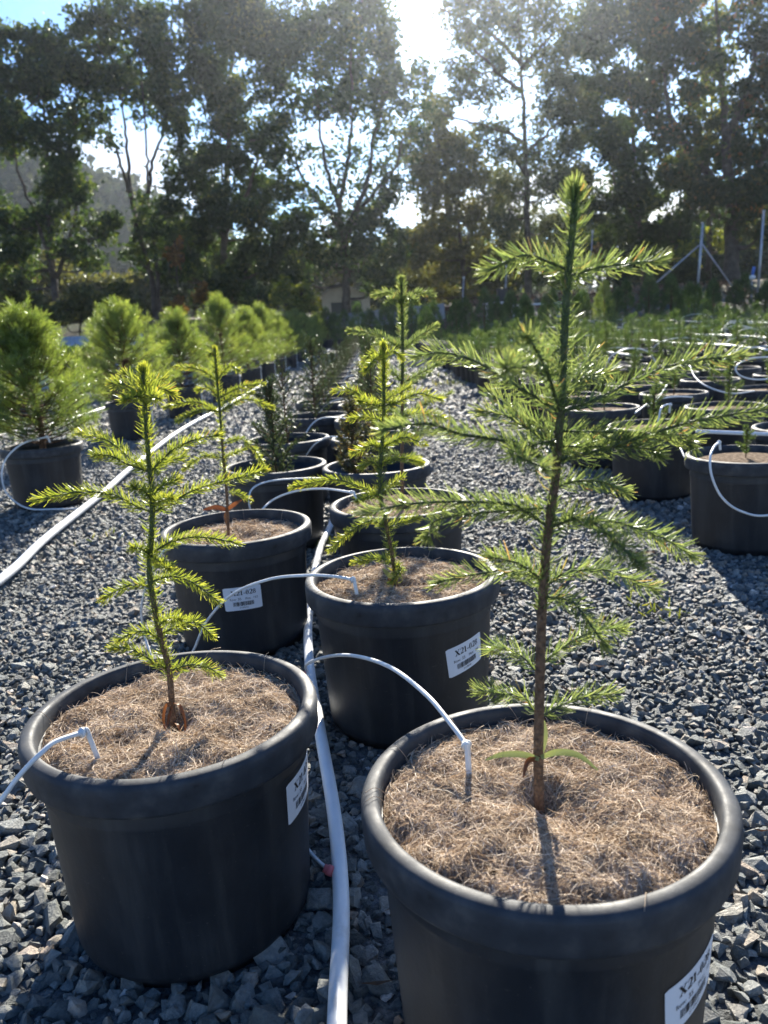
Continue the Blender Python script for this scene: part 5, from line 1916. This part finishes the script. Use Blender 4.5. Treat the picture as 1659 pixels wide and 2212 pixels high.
tree('broadleaf_tree', 'broad tree with a fan of limbs against the white cloud, standing before the cream shed', 'tree', 49.5,
     [[(748, 690), (747, 600), (743, 520), (735, 440), (752, 350), (760, 250), (758, 100)], [(738, 460), (712, 390), (694, 300), (680, 180)], [(745, 500), (790, 400), (806, 310), (830, 200)], [(742, 500), (700, 440), (650, 380), (628, 300)], [(747, 520), (780, 450), (850, 370), (872, 300)]],
     [(590, 30, 50, 50), (650, 40, 60, 55), (720, 25, 60, 50), (785, 20, 60, 50), (600, 110, 60, 55), (670, 120, 60, 50), (745, 100, 60, 55), (815, 85, 50, 55), (838, 125, 34, 46), (908, 168, 34, 36, .6), (610, 190, 55, 50), (690, 190, 60, 40, .9), (770, 180, 60, 45), (825, 200, 50, 48), (885, 240, 36, 40, .6), (590, 270, 45, 45), (660, 250, 50, 40, .45), (740, 250, 60, 40, .45), (820, 265, 50, 40, .6), (890, 300, 45, 45, .7), (600, 340, 40, 40), (655, 330, 35, 40, .35), (710, 330, 45, 40, .28), (770, 330, 45, 40, .28), (830, 340, 40, 40, .4), (610, 410, 45, 45), (665, 420, 40, 35, .4), (730, 400, 40, 35, .3), (790, 410, 40, 40, .4), (850, 420, 45, 45, .8), (620, 480, 50, 45), (690, 490, 50, 45), (760, 490, 50, 45, .9), (820, 480, 50, 45), (650, 550, 55, 45), (720, 560, 50, 40, .8), (790, 560, 50, 45), (850, 540, 45, 50), (830, 610, 50, 40), (640, 600, 40, 36)], 'dark', dens=1.0, r0=.27)
tree('broadleaf_tree', 'rounded lower tree filling the gap below the pale sky notch', 'tree', 58,
     [[(1002, 670), (1000, 560), (985, 450), (980, 350)], [(1000, 540), (1040, 450), (1050, 380)]],
     [(940, 220, 36, 34, .6), (925, 280, 45, 40, .8), (905, 350, 45, 45, .8), (960, 330, 50, 45), (1010, 318, 45, 40), (925, 410, 50, 45), (985, 400, 50, 50), (1045, 390, 50, 50), (930, 480, 55, 50), (1000, 480, 55, 50), (1065, 470, 50, 50), (890, 540, 50, 55), (960, 560, 60, 50), (1035, 560, 60, 50), (1095, 550, 50, 50), (900, 620, 55, 40), (980, 625, 60, 36), (1060, 620, 60, 40)], 'olive', dens=1.2, size=.2)
tree('she_oak', 'feathery she oak with a straight dark trunk and level limbs, right of the sky notch', 'tree', 50,
     [[(1142, 620), (1141, 520), (1138, 420), (1135, 300), (1128, 180), (1121, 80), (1117, -40)], [(1136, 310), (1090, 285), (1030, 268), (960, 248)], [(1130, 200), (1080, 160), (1030, 110), (960, 60)], [(1126, 140), (1080, 90), (1020, 50), (950, 20)], [(1137, 330), (1180, 290), (1230, 240)], [(1126, 150), (1170, 100), (1220, 50)], [(1138, 380), (1100, 330), (1040, 300)]],
     [(975, 10, 34, 30, .4), (1010, 0, 50, 40, .6), (1060, 20, 60, 45, .7), (1000, 75, 45, 36, .6), (1050, 85, 60, 40, .7), (1110, 60, 50, 50, .7), (1170, 30, 60, 50, .9), (985, 130, 40, 26, .5), (1020, 145, 55, 32, .6), (1085, 150, 50, 36, .6), (1170, 110, 50, 50, .8), (1225, 120, 50, 60), (1000, 200, 50, 28, .55), (1060, 215, 55, 30, .6), (955, 245, 36, 22, .6), (1190, 190, 50, 45, .7), (1240, 220, 50, 50), (1075, 275, 55, 30, .7), (1165, 265, 50, 40, .6), (1220, 300, 50, 50), (1100, 325, 50, 36, .8), (1180, 340, 50, 45, .8), (1100, 385, 50, 40), (1185, 410, 55, 45), (1240, 390, 45, 50), (1100, 450, 50, 45, .8), (1200, 480, 55, 50), (1110, 520, 40, 40, .7)], 'grey', size=.13, dens=.85, r0=.22, elong=1.3)
tree('broadleaf_tree', 'shady tree with a dark double trunk between the she oak and the braced post', 'tree', 54,
     [[(1392, 640), (1390, 560), (1380, 470), (1370, 360), (1365, 200), (1350, 60)], [(1450, 640), (1452, 560), (1470, 500), (1480, 430)], [(1388, 500), (1340, 420), (1310, 330)]],
     [(1280, 20, 50, 55), (1340, 10, 60, 50), (1290, 90, 50, 50), (1350, 90, 55, 55), (1290, 170, 50, 50), (1360, 170, 55, 55), (1290, 250, 50, 50), (1360, 260, 55, 50), (1300, 330, 55, 50), (1370, 345, 55, 50), (1270, 400, 50, 50), (1340, 420, 55, 50), (1410, 430, 55, 50), (1290, 470, 55, 45), (1360, 490, 55, 45), (1430, 500, 50, 40), (1490, 480, 50, 45), (1290, 540, 45, 40, .8), (1350, 560, 45, 36, .7)], 'dark', dens=1.25, size=.2)
tree('broadleaf_tree', 'great dark tree with rusty leaves and a thick trunk behind the braced post', 'tree', 46,
     [[(1582, 610), (1580, 500), (1574, 400), (1566, 280), (1556, 140), (1545, -20)], [(1576, 430), (1500, 340), (1450, 250), (1430, 140)], [(1578, 450), (1640, 360), (1680, 260)], [(1568, 300), (1610, 200), (1640, 90)]],
     [(1420, 30, 55, 55), (1480, 10, 50, 50), (1420, 110, 55, 55), (1490, 90, 45, 55), (1430, 200, 55, 55), (1500, 190, 45, 45, .8), (1430, 290, 50, 50), (1500, 280, 45, 45, .8), (1450, 370, 50, 45), (1520, 370, 50, 50), (1580, 330, 50, 50), (1640, 300, 50, 60), (1600, 230, 50, 50), (1650, 190, 50, 60), (1620, 110, 45, 50, .8), (1670, 80, 45, 60), (1550, 420, 55, 45), (1620, 420, 55, 50), (1680, 400, 50, 60), (1500, 440, 50, 40), (1590, 480, 45, 36, .8), (1650, 500, 50, 40), (1700, 260, 50, 70), (1600, 20, 50, 40, .7), (1670, -10, 50, 50)], 'autumn', dens=1.25, r0=.42, size=.18)
tree('broadleaf_tree', 'lime leaved tree whose sunlit sprays show through the gap near the plain post', 'tree', 51,
     [[(1530, 640), (1532, 500), (1528, 350), (1540, 200), (1552, 60)], [(1529, 380), (1500, 280), (1490, 200)]],
     [(1545, 30, 40, 50, .7), (1560, 110, 36, 50, .7), (1530, 170, 40, 45, .7), (1490, 230, 40, 45, .7), (1560, 240, 36, 40, .6), (1520, 310, 45, 40, .7), (1470, 330, 40, 36, .5), (1550, 520, 40, 30, .5), (1480, 550, 40, 30, .6), (1640, 440, 40, 40, .5)], 'lime', dens=.9, size=.2, r0=.2)
# farther trees closing the gaps low down
for k, (u, v, Y, lf, lb) in enumerate([(255, 650, 72, 'olive', 'far olive tree low between the two pale trunks and the ridge'), (60, 620, 70, 'olive', 'far olive tree low behind the slim forked trunk'), (420, 590, 75, 'dark', 'far dark tree low behind the hanging boughs'), (580, 570, 74, 'dark', 'far dark tree low left of the cream shed'), (720, 590, 76, 'olive', 'far olive tree low behind the cream shed'), (860, 575, 72, 'dark', 'far dark tree low right of the cream shed'), (1010, 570, 76, 'dark', 'far dark tree low behind the rounded lower tree'), (1160, 545, 72, 'dark', 'far dark tree low behind the she oak trunk'), (1310, 520, 74, 'grey', 'far grey green tree low behind the dark double trunk'), (1460, 520, 70, 'dark', 'far dark tree low behind the braced post'), (1600, 500, 72, 'dark', 'far dark tree low behind the thick trunk'), (1730, 480, 70, 'grey', 'far grey green tree past the plain post'), (1475, 575, 66, 'dark', 'far low dark tree seen under the braces of the post'), (1555, 565, 67, 'dark', 'far low dark tree just left of the thick trunk foot'), (1640, 560, 66, 'dark', 'far low dark tree between the thick trunk foot and the plain post')]):
    tree('background_tree', lb, 'tree', Y, [[(u, 690 - (u - 700) * .05), (u + 4, v + 20), (u - 3, v - 30)]],
         [(u - 60, v + 50, 60, 40), (u + 50, v + 45, 60, 40), (u, v, 70, 45), (u - 40, v - 30, 45, 36, .8), (u + 35, v - 36, 45, 36, .8), (u + 75, v + 5, 45, 40, .8), (u - 80, v + 10, 45, 40, .8)], lf, size=.30, dens=1.2, r0=.2, group='far trees behind the tall trees', clumps=12)
# shrubs along the yard's back edge
for (u, v, ru, rv, Y, lf, lb) in [
    (35, 640, 55, 50, 30, 'olive', 'olive bush nearest the pale sky, behind the nearest pine'),
    (170, 655, 55, 45, 31, 'olive', 'olive bush between the slim forked trunk and the second pine'),
    (255, 650, 50, 45, 33, 'olive', 'olive bush below the hillside gap'),
    (90, 690, 60, 32, 28, 'olive', 'low sunlit bush at the foot of the slim forked trunk'),
    (378, 545, 20, 34, 40, 'orange', 'slim bush of orange autumn leaves under the two pale trunks'),
    (380, 662, 26, 26, 34, 'orange', 'small rust orange bush behind the third pine'),
    (436, 636, 22, 30, 34, 'orange', 'orange and yellow leaved bush behind the fourth pine'),
    (650, 645, 45, 40, 36, 'lime', 'bright yellow green bush in front of the cream shed'),
    (610, 630, 30, 36, 36, 'lime', 'smaller yellow green bush left of the bush before the shed'),
    (1290, 555, 14, 34, 42, 'orange', 'sprig of yellowing leaves right of the tall sapling leader'),
    (1480, 590, 40, 40, 50, 'grey', 'grey scrubby bush behind the braced post'),
    (1340, 590, 36, 36, 50, 'grey', 'grey scrubby bush at the dark double trunk'),
    (1190, 590, 46, 40, 50, 'dark', 'dark bush behind the tall sapling stem'),
    (560, 650, 40, 40, 40, 'dark', 'dark bush behind the fifth pine'),
    (860, 655, 46, 26, 44, 'dark', 'dark bush right of the cream shed')]:
    tree('bush', lb, 'bush', Y, [[(u, v + rv * 1.25), (u + 2, v), (u - 2, v - rv * .6)]],
         [(u - ru * .45, v + rv * .3, ru * .55, rv * .55), (u + ru * .45, v + rv * .3, ru * .55, rv * .55), (u, v - rv * .2, ru * .6, rv * .6), (u + ru * .2, v - rv * .6, ru * .35, rv * .4, .8)], lf, size=.11, dens=1.0, r0=.05, group='bushes along the back of the yard', clumps=10)
# dark leafy plants below the corrugated wall
for k in range(5):
    p_ = A(118 + k * 24, 770, 13.5)
    t = thing('leafy_shrub', 'dark broad leaved shrub %s from the left below the corrugated iron wall' % ORD[k], 'shrub', (p_[0], 13.5, hz(p_[0], 13.5)), 'dark shrubs below the corrugated wall')
    mb = MB()
    n = 500
    P = unit(RNG.normal(size=(n, 3))) * (RNG.random((n, 1)) ** .5) * np.array([.16, .2, .3]) + np.array([0, 0, .55])
    leaves(mb, P, .07, aspect=2.2)
    mb.build('foliage', M['cone'], t)
    mb = MB()
    tube(mb, [(0, 0, -.03), (.01, 0, .3), (0, 0, .7)], [.02, .014, .004], 7)
    mb.build('trunk', M['bark'], t)

# ------------------------------------------------------------------ lay the stones, scatter litter
lay_gravel()
mb = MB()
for k in range(90):
    y = .9 + RNG.random() ** 1.5 * 11
    x = (RNG.random() - .5) * (y + .6)
    if any((x - a) ** 2 + (y - b) ** 2 < (c + .05) ** 2 for a, b, c in POT_SPOTS):
        continue
    a_ = RNG.random() * 6.28
    ln = .010 + .02 * RNG.random()
    c_ = np.array([x, y, hz(x, y) + .022])
    d = np.array([math.cos(a_), math.sin(a_), .15 * RNG.normal()]) * ln
    s = np.array([-math.sin(a_), math.cos(a_), .35 * RNG.normal()]) * ln * (.12 + .2 * RNG.random())
    mb.add([c_ - d, c_ + s, c_ + d + np.array([0, 0, .006]), c_ - s, c_ + np.array([0, 0, -.003])], np.array([[0, 1, 4], [1, 2, 4], [2, 3, 4], [3, 0, 4]]), .5, RNG.random(), False)
# leaf drift on the bank
n = 2600
x = 3 + RNG.random(n) * 17
y = 34.5 + RNG.random(n) * 12
leaves(mb, np.stack([x, y, height(x, y) + .02], 1), .12 + .1 * RNG.random(n), aspect=1.5)
tag(mb.build('dry_leaves', M['litterleaf']), 'scattered dry leaves on the gravel and the bank', kind='stuff')
# a few weeds among the stones
mb = MB()
for (u, v, n) in ((1420, 1320, 26), (1240, 1090, 16), (700, 1170, 30), (230, 1165, 14), (395, 975, 40), (1000, 812, 60), (985, 830, 60)):
    c_ = np.array(onz(u, v, .015))
    P = c_ + RNG.normal(size=(n, 3)) * np.array([.05, .06, 0]) * max(1, c_[1] / 3)
    blades(mb, P, RNG.normal(size=(n, 3)) + np.array([0, 0, 1.2]), np.array([0, 0, .1]), .03 * max(1, c_[1] / 5), .005 * max(1, c_[1] / 5), solid=False)
tag(mb.build('weeds', M['leaf_lime']), 'small weeds and moss between the stones', kind='stuff')

# ------------------------------------------------------------------ thin haze, doubling as the veil of sun glare
if HAZE > 0:
    mb = MB()
    box(mb, (-420, -70, -3.0), (420, 430, 96))
    hm, nt, lk = new_mat('haze_veil')
    pv = nt.new('ShaderNodeVolumePrincipled')
    pv.inputs['Color'].default_value = (0.80, 0.88, 1.0, 1)
    pv.inputs['Density'].default_value = HAZE
    pv.inputs['Anisotropy'].default_value = 0.82  # strong forward scatter, added to imitate lens glare around the sun
    oo = nt.new('ShaderNodeOutputMaterial')
    lk.new(pv.outputs[0], oo.inputs['Volume'])
    tag(mb.build('haze', hm), 'thin far haze that also stands in for the veil of sun glare', kind='stuff')

for o_ in SC.objects:
    if len(o_.get('label', '').split()) > 16:
        print('LONG', o_.name, o_['label'])
